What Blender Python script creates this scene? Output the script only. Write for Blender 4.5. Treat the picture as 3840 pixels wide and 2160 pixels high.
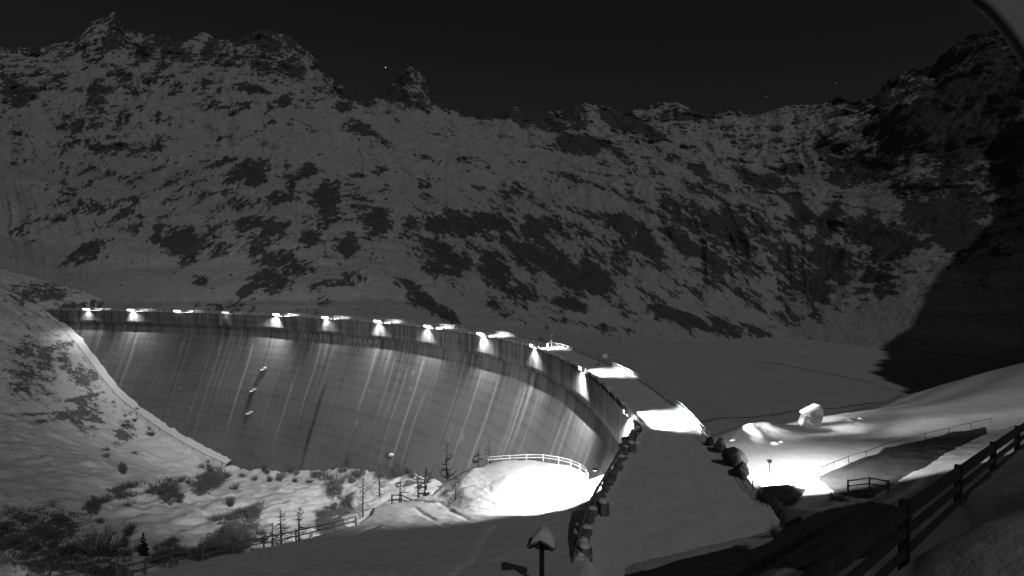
import bpy, bmesh, math, random
import numpy as np
from mathutils import Vector, Matrix
R = math.radians
for o in list(bpy.data.objects): bpy.data.objects.remove(o)
scene = bpy.context.scene
col = scene.collection

# ---------------------------------------------------------------- camera, sky, moon, exposure
F = 2100.0; CAMZ = 18.0; PITCH = math.atan(60 / 2100.0)
cam_d = bpy.data.cameras.new('camera'); cam = bpy.data.objects.new('camera', cam_d); col.objects.link(cam)
cam_d.sensor_width = 36; cam_d.lens = F / 3840 * 36; cam_d.clip_start = 0.1; cam_d.clip_end = 20000
cam.location = (0, 0, CAMZ); cam.rotation_euler = (math.pi / 2 - PITCH, 0, 0)
scene.camera = cam
MOON_AZ, MOON_EL = R(28), R(42)          # behind the camera, to its right
LM = np.array([math.sin(MOON_AZ) * math.cos(MOON_EL), -math.cos(MOON_AZ) * math.cos(MOON_EL), math.sin(MOON_EL)])
world = bpy.data.worlds.new('World'); scene.world = world; world.use_nodes = True
wn, wl = world.node_tree.nodes, world.node_tree.links
sky = wn.new('ShaderNodeTexSky'); sky.sky_type = 'NISHITA'; sky.sun_disc = False
sky.sun_elevation = MOON_EL; sky.sun_rotation = math.pi - MOON_AZ
sky.air_density = 1.0; sky.dust_density = 0.2; sky.ozone_density = 1.0; sky.altitude = 1900
bw = wn.new('ShaderNodeRGBToBW'); wl.new(sky.outputs[0], bw.inputs[0])
wl.new(bw.outputs[0], wn['Background'].inputs[0]); wn['Background'].inputs[1].default_value = 0.0037
sun_d = bpy.data.lights.new('moon', 'SUN'); sun = bpy.data.objects.new('moon', sun_d); col.objects.link(sun)
sun_d.energy = 0.36; sun_d.angle = R(0.5); sun_d.color = (1, 1, 1)
sun.rotation_euler = Vector(-LM).to_track_quat('-Z', 'Y').to_euler()
vs = scene.view_settings; vs.view_transform = 'Standard'; vs.look = 'None'; vs.exposure = 0; vs.gamma = 1; vs.use_curve_mapping = False

# ---------------------------------------------------------------- survey helpers (photo point + distance -> place)
CP, SP = math.cos(PITCH), math.sin(PITCH)
def ray(px, py):
    x = (px - 1920) / F; u = (1080 - py) / F
    return np.array([x, CP + u * SP, -SP + u * CP])
def at(px, py, Y):
    d = ray(px, py); return np.array([0, 0, CAMZ]) + Y / d[1] * d
def onz(px, py, z):
    d = ray(px, py); return np.array([0, 0, CAMZ]) + (z - CAMZ) / d[2] * d
def project(X, Y, Z):
    Z = Z - CAMZ; d = Y * CP - Z * SP; u = Y * SP + Z * CP
    return 1920 + F * X / d, 1080 - F * u / d

# ---------------------------------------------------------------- noise in numpy
def _h(ix, iy, iz, s):
    n = (ix * 374761393 + iy * 668265263 + iz * 2147483647 + s * 1274126177) & 0xffffffff
    n = ((n ^ (n >> 13)) * 1274126177) & 0xffffffff
    return ((n ^ (n >> 16)) & 0xffff) / 65535.0
def vnoise(x, y, z=0, s=0):
    x, y, z = np.broadcast_arrays(np.asarray(x, float), np.asarray(y, float), np.asarray(z, float))
    ix, iy, iz = [np.floor(a).astype(np.int64) for a in (x, y, z)]
    fx, fy, fz = x - ix, y - iy, z - iz
    fx, fy, fz = [t * t * (3 - 2 * t) for t in (fx, fy, fz)]
    r = 0
    for a in (0, 1):
        for b in (0, 1):
            for c in (0, 1):
                w = (fx if a else 1 - fx) * (fy if b else 1 - fy) * (fz if c else 1 - fz)
                r = r + w * _h(ix + a, iy + b, iz + c, s)
    return r * 2 - 1
def fbm(x, y, z=0, o=5, s=0, g=0.5):
    r = 0; a = 1; t = 0
    for k in range(o):
        r = r + a * vnoise(x * 2 ** k + 17.3 * k, y * 2 ** k - 5.1 * k, np.asarray(z) * 2 ** k + 3.7 * k, s + k); t += a; a *= g
    return r / t
def sstep(a, b, x):
    t = np.clip((x - a) / (b - a), 0, 1); return t * t * (3 - 2 * t)

# ---------------------------------------------------------------- materials (the camera records only grey)
MATS = {}
def newmat(name, rough=0.8):
    m = bpy.data.materials.new(name); m.use_nodes = True; MATS[name] = m
    b = m.node_tree.nodes['Principled BSDF']; b.inputs['Roughness'].default_value = rough
    try: b.inputs['Specular IOR Level'].default_value = 0.2
    except Exception: pass
    return m, m.node_tree.nodes, m.node_tree.links, b
def ramp(nn, stops):
    r = nn.new('ShaderNodeValToRGB'); e = r.color_ramp.elements
    e[0].position, e[0].color = stops[0][0], (stops[0][1],) * 3 + (1,)
    e[1].position, e[1].color = stops[-1][0], (stops[-1][1],) * 3 + (1,)
    for p, v in stops[1:-1]:
        k = e.new(p); k.color = (v, v, v, 1)
    return r
def noise(nn, ll, scale, detail=6, rough=0.6, vec=None, sc=None):
    n = nn.new('ShaderNodeTexNoise'); n.inputs['Scale'].default_value = scale
    n.inputs['Detail'].default_value = detail; n.inputs['Roughness'].default_value = rough
    if vec is not None:
        if sc:
            mp = nn.new('ShaderNodeMapping'); mp.inputs['Scale'].default_value = sc[:3]
            if len(sc) > 3: mp.inputs['Rotation'].default_value = sc[3:6]
            ll.new(vec, mp.inputs[0]); vec = mp.outputs[0]
        ll.new(vec, n.inputs['Vector'])
    return n
def math_n(nn, ll, op, a, b):
    m = nn.new('ShaderNodeMath'); m.operation = op
    for i, v in enumerate((a, b)):
        if hasattr(v, 'links') or hasattr(v, 'is_linked'): ll.new(v, m.inputs[i])
        else: m.inputs[i].default_value = v
    return m.outputs[0]
def bump(nn, ll, b, h, strength, dist):
    bp = nn.new('ShaderNodeBump'); bp.inputs['Strength'].default_value = strength; bp.inputs['Distance'].default_value = dist
    ll.new(h, bp.inputs['Height']); ll.new(bp.outputs[0], b.inputs['Normal'])
def simple(name, lo, hi, scale=3, rough=0.85, sc=None, bs=0.3, bd=0.03, metal=0):
    m, nn, ll, b = newmat(name, rough)
    tc = nn.new('ShaderNodeTexCoord'); n = noise(nn, ll, scale, 6, 0.65, tc.outputs['Object'], sc)
    r = ramp(nn, [(0.3, lo), (0.7, hi)]); ll.new(n.outputs[0], r.inputs[0]); ll.new(r.outputs[0], b.inputs['Base Color'])
    b.inputs['Metallic'].default_value = metal
    bump(nn, ll, b, n.outputs[0], bs, bd)
    return m
simple('snow_clean', 0.74, 0.84, 2.0, 0.7, bs=0.15, bd=0.05)
simple('stone', 0.10, 0.26, 2.5, bs=0.6, bd=0.08)
simple('boulder_stone', 0.12, 0.26, 1.2, bs=0.5, bd=0.08)
simple('dark_stone', 0.03, 0.09, 2.5, bs=0.6, bd=0.08)
simple('dark_wood', 0.018, 0.05, 6, sc=(1, 1, 0.15), bs=0.4, bd=0.01)
simple('grey_wood', 0.12, 0.24, 6, sc=(1, 1, 0.15), bs=0.4, bd=0.01)
simple('steel', 0.45, 0.62, 8, 0.5, bs=0.05, bd=0.01)
simple('dark_steel', 0.05, 0.09, 8, 0.5, bs=0.05, bd=0.01)
simple('bark', 0.035, 0.085, 5, sc=(1, 1, 0.2), bs=0.4, bd=0.02)
simple('twig', 0.08, 0.17, 5, bs=0.1, bd=0.01)
simple('needles', 0.012, 0.04, 3, bs=0.1, bd=0.01)
simple('concrete_rough', 0.26, 0.40, 1.6, bs=0.3, bd=0.03)
simple('letter_metal', 0.5, 0.62, 3, 0.6, bs=0.05, bd=0.01)
simple('letter_dull', 0.24, 0.32, 2, bs=0.1, bd=0.01)
simple('painted_metal', 0.28, 0.36, 3, 0.5, bs=0.03, bd=0.005)
def emit(name, v):
    m, nn, ll, b = newmat(name); b.inputs['Base Color'].default_value = (.8, .8, .8, 1)
    b.inputs['Emission Color'].default_value = (1, 1, 1, 1); b.inputs['Emission Strength'].default_value = v
    return m
emit('lamp_glass', 8.0); emit('lamp_glass_dim', 1.6); emit('star_light', 1.0); emit('star_faint', 0.14)

# snow ground with a per-point "cover" value (0 snow .. 1 bare rock and scrub)
def ground_mat(name, snow=(0.70, 0.82), rock=(0.05, 0.16), nscale=0.35, nsc=None, contrast=1.9, bias=0.62, fine=(9, 0.10, 0.05), soft=0.12, bdist=0.15, speck=(6.0, 0.0), uvmap=False):
    m, nn, ll, b = newmat(name, 0.75)
    tc = nn.new('ShaderNodeTexCoord'); P = tc.outputs['UV' if uvmap else 'Object']
    at_ = nn.new('ShaderNodeAttribute'); at_.attribute_name = 'cover'
    n1 = noise(nn, ll, nscale, 10, 0.68, P, nsc)
    k = math_n(nn, ll, 'MULTIPLY', math_n(nn, ll, 'SUBTRACT', n1.outputs[0], 0.5), contrast)
    k = math_n(nn, ll, 'ADD', k, at_.outputs['Fac'])
    if speck[1]:
        ns = noise(nn, ll, nscale * speck[0], 6, 0.7, P)
        k = math_n(nn, ll, 'ADD', k, math_n(nn, ll, 'MULTIPLY', math_n(nn, ll, 'SUBTRACT', ns.outputs[0], 0.5), speck[1]))
    mr = nn.new('ShaderNodeMapRange'); mr.interpolation_type = 'SMOOTHSTEP'
    mr.inputs['From Min'].default_value = bias - soft; mr.inputs['From Max'].default_value = bias + soft
    ll.new(k, mr.inputs['Value'])
    n2 = noise(nn, ll, nscale * 3.1, 8, 0.7, P)
    rs = ramp(nn, [(0.3, snow[0]), (0.7, snow[1])]); ll.new(n2.outputs[0], rs.inputs[0])
    rr = ramp(nn, [(0.25, rock[0]), (0.75, rock[1])]); ll.new(n2.outputs[0], rr.inputs[0])
    mx = nn.new('ShaderNodeMix'); mx.data_type = 'RGBA'
    ll.new(mr.outputs[0], mx.inputs[0]); ll.new(rs.outputs[0], mx.inputs[6]); ll.new(rr.outputs[0], mx.inputs[7])
    ll.new(mx.outputs[2], b.inputs['Base Color'])
    n3 = noise(nn, ll, fine[0], 6, 0.6, P)
    hb = math_n(nn, ll, 'ADD', math_n(nn, ll, 'MULTIPLY', n3.outputs[0], fine[1]), math_n(nn, ll, 'MULTIPLY', mr.outputs[0], -0.3))
    bump(nn, ll, b, hb, 0.5, bdist)
    return m
ground_mat('mountain_snow_rock', snow=(0.40, 0.52), rock=(0.05, 0.15), nscale=2.6, contrast=2.9, bias=0.52, fine=(9, 1.0, 0), soft=0.07, bdist=4.0, speck=(5.0, 1.5), uvmap=True)
ground_mat('valley_snow_scrub', snow=(0.62, 0.80), rock=(0.08, 0.22), nscale=0.22, contrast=3.0, bias=0.66, fine=(2.0, 0.6, 0), soft=0.16, bdist=0.8, speck=(5, 1.9))
ground_mat('slope_snow', snow=(0.66, 0.80), rock=(0.03, 0.09), nscale=0.5, contrast=0.8, bias=0.62, fine=(2.2, 1.0, 0), soft=0.15, bdist=0.13)
ground_mat('lake_snow', snow=(0.50, 0.62), rock=(0.2, 0.3), nscale=0.03, contrast=0.6, bias=0.7, fine=(0.4, 0.5, 0), soft=0.1, bdist=0.2)

def dam_mat():
    m, nn, ll, b = newmat('dam_concrete', 0.85)
    tc = nn.new('ShaderNodeTexCoord'); uv = tc.outputs['UV']
    st = nn.new('ShaderNodeAttribute'); st.attribute_name = 'stain'
    n1 = noise(nn, ll, 0.8, 8, 0.7, uv, (1.6, 0.06, 1))        # fine vertical runs
    n2 = noise(nn, ll, 0.06, 6, 0.6, uv)
    n3 = noise(nn, ll, 1.0, 5, 0.6, uv, (0.12, 0.9, 1))        # faint lift lines
    v = math_n(nn, ll, 'ADD', math_n(nn, ll, 'MULTIPLY', math_n(nn, ll, 'SUBTRACT', n1.outputs[0], 0.5), 0.10), 0.175)
    v = math_n(nn, ll, 'ADD', v, math_n(nn, ll, 'MULTIPLY', math_n(nn, ll, 'SUBTRACT', n2.outputs[0], 0.5), 0.14))
    v = math_n(nn, ll, 'ADD', v, math_n(nn, ll, 'MULTIPLY', math_n(nn, ll, 'SUBTRACT', n3.outputs[0], 0.5), 0.06))
    v = math_n(nn, ll, 'ADD', v, math_n(nn, ll, 'MULTIPLY', st.outputs['Fac'], 0.30))
    cb = nn.new('ShaderNodeCombineColor')
    cl = nn.new('ShaderNodeClamp'); cl.inputs[1].default_value = 0.04; cl.inputs[2].default_value = 0.75; ll.new(v, cl.inputs[0])
    for i in range(3): ll.new(cl.outputs[0], cb.inputs[i])
    ll.new(cb.outputs[0], b.inputs['Base Color'])
    bump(nn, ll, b, n1.outputs[0], 0.25, 0.06)
dam_mat()

# ---------------------------------------------------------------- object helpers
def tag(o, label=None, cat=None, group=None, kind=None):
    if label: o['label'] = label
    if cat: o['category'] = cat
    if group: o['group'] = group
    if kind: o['kind'] = kind
    return o
def empty(name, loc=(0, 0, 0), rz=0):
    o = bpy.data.objects.new(name, None); col.objects.link(o); o.location = loc; o.rotation_euler = (0, 0, rz); o.empty_display_size = 0.3
    return o
def link_mesh(name, me, mat, parent=None, loc=None, smooth=False):
    if mat and not me.materials: me.materials.append(MATS[mat])
    if smooth:
        me.polygons.foreach_set('use_smooth', np.ones(len(me.polygons), bool))
    o = bpy.data.objects.new(name, me); col.objects.link(o)
    if parent: o.parent = parent
    if loc is not None: o.location = loc
    return o
def copy_tree(o, parent=None):
    c = o.copy(); col.objects.link(c); c.parent = parent
    for ch in list(o.children): copy_tree(ch, c)
    return c
class MB:
    def __init__(s): s.v = []; s.f = []
    def box(s, c, size, rot=None, taper=1.0):
        i = len(s.v); M = rot or Matrix.Identity(3)
        for z in (-.5, .5):
            k = taper if z > 0 else 1
            for x, y in ((-.5, -.5), (.5, -.5), (.5, .5), (-.5, .5)):
                p = M @ Vector((x * size[0] * k, y * size[1] * k, z * size[2])); s.v.append((p.x + c[0], p.y + c[1], p.z + c[2]))
        s.f += [(i, i+3, i+2, i+1), (i+4, i+5, i+6, i+7), (i, i+1, i+5, i+4), (i+1, i+2, i+6, i+5), (i+2, i+3, i+7, i+6), (i+3, i, i+4, i+7)]
        return s
    def tube(s, pts, rad, n=6, cap=True):
        pts = [Vector(p) for p in pts]; rad = rad if hasattr(rad, '__len__') else [rad] * len(pts)
        i0 = len(s.v); N = len(pts)
        for k, p in enumerate(pts):
            t = (pts[min(k + 1, N - 1)] - pts[max(k - 1, 0)]).normalized()
            a = Vector((0, 0, 1)) if abs(t.z) < .9 else Vector((1, 0, 0))
            u = t.cross(a).normalized(); w = t.cross(u)
            for j in range(n):
                an = 2 * math.pi * (j + .5) / n; q = p + (u * math.cos(an) + w * math.sin(an)) * rad[k]; s.v.append(tuple(q))
        for k in range(N - 1):
            for j in range(n):
                a = i0 + k * n + j; b = i0 + k * n + (j + 1) % n; s.f.append((a, b, b + n, a + n))
        if cap:
            s.f.append(tuple(i0 + j for j in range(n))[::-1]); s.f.append(tuple(i0 + (N - 1) * n + j for j in range(n)))
        return s
    def mesh(s, name):
        me = bpy.data.meshes.new(name); me.from_pydata([tuple(map(float, p)) for p in s.v], [], s.f); me.update(); return me
    def build(s, name, mat, parent=None, loc=None, smooth=False):
        return link_mesh(name, s.mesh(name), mat, parent, loc, smooth)
def grid_mesh(name, V, mat, attrs=None, smooth=True, uv=None):
    n, m = V.shape[:2]
    me = bpy.data.meshes.new(name); me.vertices.add(n * m); me.vertices.foreach_set('co', V.reshape(-1).astype(np.float32))
    i = np.arange(n * m).reshape(n, m)
    q = np.stack([i[:-1, :-1], i[1:, :-1], i[1:, 1:], i[:-1, 1:]], -1).reshape(-1, 4)
    me.loops.add(q.size); me.loops.foreach_set('vertex_index', q.reshape(-1).astype(np.int32))
    me.polygons.add(len(q)); me.polygons.foreach_set('loop_start', (np.arange(len(q)) * 4).astype(np.int32))
    me.update(calc_edges=True)
    for k, a in (attrs or {}).items():
        t = me.attributes.new(k, 'FLOAT', 'POINT'); t.data.foreach_set('value', a.reshape(-1).astype(np.float32))
    if uv is not None:
        l = me.uv_layers.new(name='UVMap'); l.data.foreach_set('uv', uv.reshape(-1, 2)[q.reshape(-1)].reshape(-1).astype(np.float32))
    if smooth: me.polygons.foreach_set('use_smooth', np.ones(len(q), bool))
    me.materials.append(MATS[mat]); me.validate()
    return me
def rbf(pts):
    P = np.array(pts, float); xy = P[:, :2]; n = len(P)
    d = np.linalg.norm(xy[:, None] - xy[None], axis=-1)
    K = np.where(d > 0, d * d * np.log(d + 1e-9), 0) + np.eye(n) * 2.0
    A = np.zeros((n + 3, n + 3)); A[:n, :n] = K; A[:n, n] = 1; A[:n, n+1:] = xy; A[n, :n] = 1; A[n+1:, :n] = xy.T
    w = np.linalg.solve(A, np.r_[P[:, 2], 0, 0, 0])
    def f(x, y):
        r = w[n] + w[n+1] * x + w[n+2] * y
        for k in range(n):
            q = (x - xy[k, 0]) ** 2 + (y - xy[k, 1]) ** 2
            r = r + w[k] * 0.5 * q * np.log(q + 1e-9)
        return r
    return f
def poly_dist(x, y, poly):
    """signed distance to polygon, positive outside"""
    P = np.array(poly); d = np.full(np.shape(x), 1e9); ins = np.zeros(np.shape(x), bool)
    for a, b in zip(P, np.roll(P, -1, 0)):
        e = b - a; t = np.clip(((x - a[0]) * e[0] + (y - a[1]) * e[1]) / (e @ e), 0, 1)
        d = np.minimum(d, np.hypot(x - a[0] - t * e[0], y - a[1] - t * e[1]))
        c = ((a[1] > y) != (b[1] > y)) & (x < (b[0] - a[0]) * (y - a[1]) / (b[1] - a[1] + 1e-12) + a[0]); ins ^= c
    return np.where(ins, -d, d)
def blobs(px, py, L):
    r = 0
    for x, y, rx, ry, ang, s in L:
        a = math.radians(ang); dx, dy = px - x, py - y
        u = (dx * math.cos(a) + dy * math.sin(a)) / rx; v = (-dx * math.sin(a) + dy * math.cos(a)) / ry
        r = np.maximum(r, s * np.exp(-(u * u + v * v) ** 1.3 * 0.7))
    return r

# ---------------------------------------------------------------- dam crest line
DS = np.array([(-262, 262), (-240, 262), (-217, 259.5), (-194, 255.5), (-170, 250), (-145, 243), (-119.5, 234), (-93.4, 222.5), (-69.5, 209), (-46.1, 192.8),
               (-26, 174.6), (-8.2, 153), (5, 128.5), (12.6, 98), (14.4, 67), (12.8, 59.5), (9.6, 50.4), (7.5, 45), (5.6, 39.5), (3.9, 32.7), (2.5, 27)], float)
def catmull(P, n=24):
    out = []
    for k in range(len(P) - 1):
        p0, p1, p2, p3 = P[max(k-1, 0)], P[k], P[k+1], P[min(k+2, len(P)-1)]
        for t in np.linspace(0, 1, n, endpoint=False):
            out.append(.5 * ((2*p1) + (-p0+p2)*t + (2*p0-5*p1+4*p2-p3)*t*t + (-p0+3*p1-3*p2+p3)*t**3))
    out.append(P[-1]); return np.array(out)
CR = catmull(DS); CU = np.r_[0, np.cumsum(np.linalg.norm(np.diff(CR, axis=0), axis=1))]
def crest(u):
    p = np.stack([np.interp(u, CU, CR[:, 0]), np.interp(u, CU, CR[:, 1])], -1)
    q = np.stack([np.interp(u + 1.5, CU, CR[:, 0]) - np.interp(u - 1.5, CU, CR[:, 0]), np.interp(u + 1.5, CU, CR[:, 1]) - np.interp(u - 1.5, CU, CR[:, 1])], -1)
    q = q / (np.linalg.norm(q, axis=-1, keepdims=True) + 1e-9)
    return p, q, np.stack([q[..., 1], -q[..., 0]], -1)      # point, tangent, normal (downstream)
def u_of(x, y): return CU[np.argmin((CR[:, 0] - x) ** 2 + (CR[:, 1] - y) ** 2)]
LAMPS = [(-194, 255.5), (-170, 250), (-145, 243), (-119.5, 234), (-93.4, 222.5), (-69.5, 209), (-46.1, 192.8), (-26, 174.6), (-8.2, 153), (5, 128.5), (12.6, 98), (14.4, 67)]
LU = [u_of(*p) for p in LAMPS]
U12 = LU[-1]; UEND = u_of(12.8, 59.5) + 2
PROF_Z = np.array([-5.0, -9, -13, -20, -28, -41, -47, -62, -75]); PROF_O = np.array([-1.3, -0.7, 0.7, 3.4, 7.0, 12.2, 14.3, 20, 25])
def face_off(z): return np.interp(-z, -PROF_Z, PROF_O)

# upstream edge of the roadway
US_near = [(104, 20.7), (88, 21.6), (71.5, 22.1), (62.5, 21.4), (50, 20.4), (43, 19.7), (36, 18.5), (28, 17)]
def upstream(u):
    p, t, n = crest(u); q = p - n * 7.6
    yy = np.array([a for a, _ in US_near][::-1]); xx = np.array([b for _, b in US_near][::-1])
    w = sstep(U12 - 45, U12 - 12, u)
    yq = np.minimum(p[..., 1] + 4.5 * sstep(U12 - 40, U12, u), 200)
    q2 = np.stack([np.interp(yq, yy, xx), yq], -1)
    return q * (1 - w[..., None]) + q2 * w[..., None]

# ---------------------------------------------------------------- the dam
dam = empty('dam', (0, 0, 0)); tag(dam, 'huge curved concrete arch dam with pale vertical water stains', 'dam')
rng = np.random.default_rng(5)
U = np.arange(0, UEND, 0.38); zz = np.r_[np.linspace(-5, -14, 26), np.linspace(-14.6, -75, 70)]
p, t, n = crest(U)
off = face_off(zz)
V = np.zeros((len(U), len(zz), 3)); V[..., 0] = p[:, None, 0] + n[:, None, 0] * off[None]; V[..., 1] = p[:, None, 1] + n[:, None, 1] * off[None]; V[..., 2] = zz[None]
def stains(Ug, Zg):
    s = np.zeros_like(Ug)
    for k in range(0, 60):                               # pale lime runs
        u0 = rng.uniform(0, UEND); z0 = -rng.choice([5, 6, 9, 12, 16, 22]) - rng.uniform(0, 3); L = rng.uniform(6, 34); w = rng.choice([0.3, 0.35, 0.45, 0.7]); a = rng.choice([0.08, 0.15, 0.25, 0.4])
        du = np.abs(Ug - u0 - 0.12 * np.sin(Zg * .3 + k)); s += a * np.exp(-(du / w) ** 2) * sstep(z0 + .6, z0 - .6, Zg) * sstep(z0 - L - L * .5, z0 - L * .4, Zg)
    for k, (x, y) in enumerate(LAMPS):                   # a strong run beside most lamps
        for dd, a in ((rng.uniform(-4, 7), rng.uniform(.15, .6)), (rng.uniform(4, 24), rng.uniform(.1, .45))):
            du = np.abs(Ug - LU[k] - dd); L = rng.uniform(16, 38); s += a * np.exp(-(du / .42) ** 2) * sstep(-9, -12, Zg) * sstep(-12 - L * 1.3, -12 - L * .7, Zg)
    for k in range(22):                                  # small pale repair patches where runs start
        u0 = rng.uniform(60, UEND); z0 = -rng.uniform(12, 40)
        s += .3 * (np.abs(Ug - u0) < .7) * (np.abs(Zg - z0) < .7)
    top = np.interp(Zg, [-26, -14, -8, 0], [0, .4, 1, 1])
    s += top * 0.30 * fbm(Ug * 1.1, Zg * .03, 0, 4, 11) - top * 0.06
    s -= top * 0.14 * sstep(.1, .7, vnoise(Ug * .9, Zg * .02, 0, 15))
    s -= 0.35 * np.exp(-((Ug - LU[5] - 5) / .9) ** 2) * sstep(-22, -26, Zg) * sstep(-62, -40, Zg)   # one dark wet run
    s -= .16 * (np.abs((Ug + 5) % 15.2 - 7.6) < .2) * (Zg < -5)
    s -= .07 * (np.abs((Zg + 100) % 3.0 - 1.5) < .35)
    return s
Ug, Zg = np.meshgrid(U, zz, indexing='ij')
link_mesh('face', grid_mesh('face', V, 'dam_concrete', {'stain': stains(Ug, Zg)}, uv=np.stack([Ug, Zg], -1)), None, dam)
zc = np.array([0.35, 0.35, 0.0, -1.2, -2.5, -3.8, -5.0, -5.0]); oc = np.array([-0.45, 0, 0.002, 0, 0, 0, 0, -1.6])
V = np.zeros((len(U), len(zc), 3)); V[..., 0] = p[:, None, 0] + n[:, None, 0] * oc[None]; V[..., 1] = p[:, None, 1] + n[:, None, 1] * oc[None]; V[..., 2] = zc[None]
Ug, Zg = np.meshgrid(U, zc, indexing='ij')
link_mesh('cornice', grid_mesh('cornice', V, 'dam_concrete', {'stain': stains(Ug, Zg) - .05}, smooth=False, uv=np.stack([Ug, Zg], -1)), None, dam)
Ub = np.arange(0, UEND + 20, 2.0); q = upstream(Ub); zb = np.array([0.3, 0, -10, -40])
V = np.zeros((len(Ub), 4, 3)); V[..., 0] = q[:, None, 0]; V[..., 1] = q[:, None, 1]; V[..., 2] = zb
link_mesh('upstream_face', grid_mesh('upstream_face', V[:, ::-1], 'concrete_rough', uv=V[..., :2]), None, dam)

# lettering on the wall
def text_mesh(ch, size, depth):
    c = bpy.data.curves.new('t', 'FONT'); c.body = ch; c.size = size; c.extrude = depth; c.align_x = 'CENTER'; c.offset = 0.02
    o = bpy.data.objects.new('t', c); col.objects.link(o)
    me = bpy.data.meshes.new_from_object(o.evaluated_get(bpy.context.evaluated_depsgraph_get()))
    bpy.data.objects.remove(o); bpy.data.curves.remove(c); return me
let = empty('letter_row', tuple(crest(np.array(LU[4] + 12))[0]) + (-6.6,)); tag(let, 'row of pale metal letters fixed high on the dam wall', 'lettering')
TXT = 'CITTÀ DI TORINO'; ua = u_of(*onz(1066, 1200, 0)[:2]); ub = u_of(*onz(1338, 1222, 0)[:2])
for k, ch in enumerate(TXT):
    if ch == ' ': continue
    u = ua + (ub - ua) * (k + .5) / len(TXT); P, T, N = crest(np.array(u)); z = -7.3
    o = link_mesh('letter', text_mesh(ch, 2.2, 0.08), 'letter_dull')
    M = Matrix(((T[0], 0, N[0]), (T[1], 0, N[1]), (0, 1, 0))).to_4x4(); f = float(face_off(z)) + 0.35
    o.matrix_world = Matrix.Translation((P[0] + N[0] * f, P[1] + N[1] * f, z)) @ M
    mw = o.matrix_world.copy(); o.parent = let; o.matrix_parent_inverse = Matrix.Translation(-let.location); o.matrix_world = mw

# ---------------------------------------------------------------- the roadway on the crest
Ur = np.r_[np.arange(0, U12 - 60, 1.5), np.arange(U12 - 60, CU[-1], 0.4)]
p, t, n = crest(Ur); q = upstream(Ur); a = p - n * 0.5 * (Ur < UEND)[:, None]
s = np.linspace(0, 1, 40)
V = np.zeros((len(Ur), 40, 3)); V[..., :2] = a[:, None] * (1 - s)[None, :, None] + q[:, None] * s[None, :, None]
V[..., 2] = 0.14 + 0.12 * fbm(V[..., 0] * .5, V[..., 1] * .5, 0, 5, 31) + .05 * np.abs(fbm(V[..., 0] * 1.7, V[..., 1] * 1.7, 0, 3, 32)) - .035 * (np.exp(-((s[None] - .38) / .035) ** 2) + np.exp(-((s[None] - .62) / .035) ** 2)) + 0.12 * np.exp(-((s[None] - 0) / .06) ** 2) + 0.15 * np.exp(-((s[None] - 1) / .06) ** 2)
rd = link_mesh('road', grid_mesh('road', V, 'slope_snow', {'cover': np.zeros(V.shape[:2])}), None); rd['kind'] = 'structure'

# ---------------------------------------------------------------- snow slope in front, with the lookout terrace
def A(px, py, Y): return tuple(at(px, py, Y))
edge = [A(200, 2230, 23), A(520, 2160, 27), A(800, 2095, 32), A(1100, 2032, 38), A(1340, 1968, 45), A(1392, 1925, 49), A(1395, 1903, 50.5), A(1460, 1886, 52.5), A(1620, 1850, 55.9), A(1665, 1812, 58.6), A(1740, 1775, 61.5),
        A(1850, 1740, 64.3), A(2000, 1734, 65), A(2130, 1757, 63.5), A(2195, 1790, 61), A(2208, 1850, 57.5), A(2236, 1876, 54.5)]
SL_poly = [(e[0], e[1]) for e in edge] + [(11.0, 53), (9.3, 49.5), (7.3, 44), (5.5, 38.5), (4.3, 32), (3.2, 27), (3, 10), (-40, 10), (-40, 20)]
TERR_C = np.array([2.6, 58.2])
slope_f = rbf(edge + [A(2030, 2190, 28), A(2100, 2050, 36), A(1500, 2160, 27), A(1000, 2160, 27), A(1750, 1960, 46), A(1400, 2010, 40), A(2150, 1960, 42), A(1950, 1880, 53), A(2100, 1830, 57), (-10, 15, 7), (2, 15, 7), (-30, 15, 6.5), A(1700, 1890, 53.4), A(1760, 1830, 57.2), A(2080, 1905, 50.5), A(1900, 1950, 46.5)])
xs = np.linspace(-46, 12, 330); ys = np.linspace(10, 74, 330); X, Y = np.meshgrid(xs, ys, indexing='ij')
sd = poly_dist(X, Y, SL_poly)
Z = slope_f(X, Y)
plate = sstep(10.5, 7.5, np.hypot(X - TERR_C[0], Y - TERR_C[1])); Z = Z * (1 - plate) + (-4.0) * plate
step = (sstep(0.4, -0.6, (Y - 49.2) - (X - 9) * 0.55)) * sstep(-9, -2, X) * sstep(40, 46, Y); Z = Z + 0.55 * step      # bank in front of the terrace
Z = Z + 0.22 * fbm(X * .25, Y * .25, 0, 5, 41) + 0.05 * fbm(X * 1.4, Y * 1.4, 0, 4, 43)
track = np.exp(-((X + 2.2 - 0.17 * (Y - 35) + .4 * np.sin(Y * .35)) / .28) ** 2) * (Y < 47)
Z = Z - 0.16 * track * (0.55 + .45 * np.sin(Y * 7))
for (ax, ay, aY), (bx_, by_, bY), dp in (((1560, 1905, 52), (2010, 2090, 33), .10), ((1650, 1880, 54), (1800, 1960, 46), .08), ((1180, 2060, 36), (1420, 1960, 45), .10), ((900, 2120, 30), (1240, 2170, 27), .08)):
    a_, b_ = at(ax, ay, aY)[:2], at(bx_, by_, bY)[:2]; e_ = b_ - a_; t_ = np.clip(((X - a_[0]) * e_[0] + (Y - a_[1]) * e_[1]) / (e_ @ e_), 0, 1)
    Z = Z - dp * np.exp(-((np.hypot(X - a_[0] - t_ * e_[0], Y - a_[1] - t_ * e_[1]) + .25 * fbm(X * .8, Y * .8, 0, 3, 49)) / .2) ** 2)
dl = np.clip(sd, 0, None); Z = Z - 2.3 * dl - 0.25 * np.minimum(dl, 1.0) + fbm(X * .4, Y * .4, 0, 4, 44) * np.minimum(dl, 1) * .5
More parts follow.
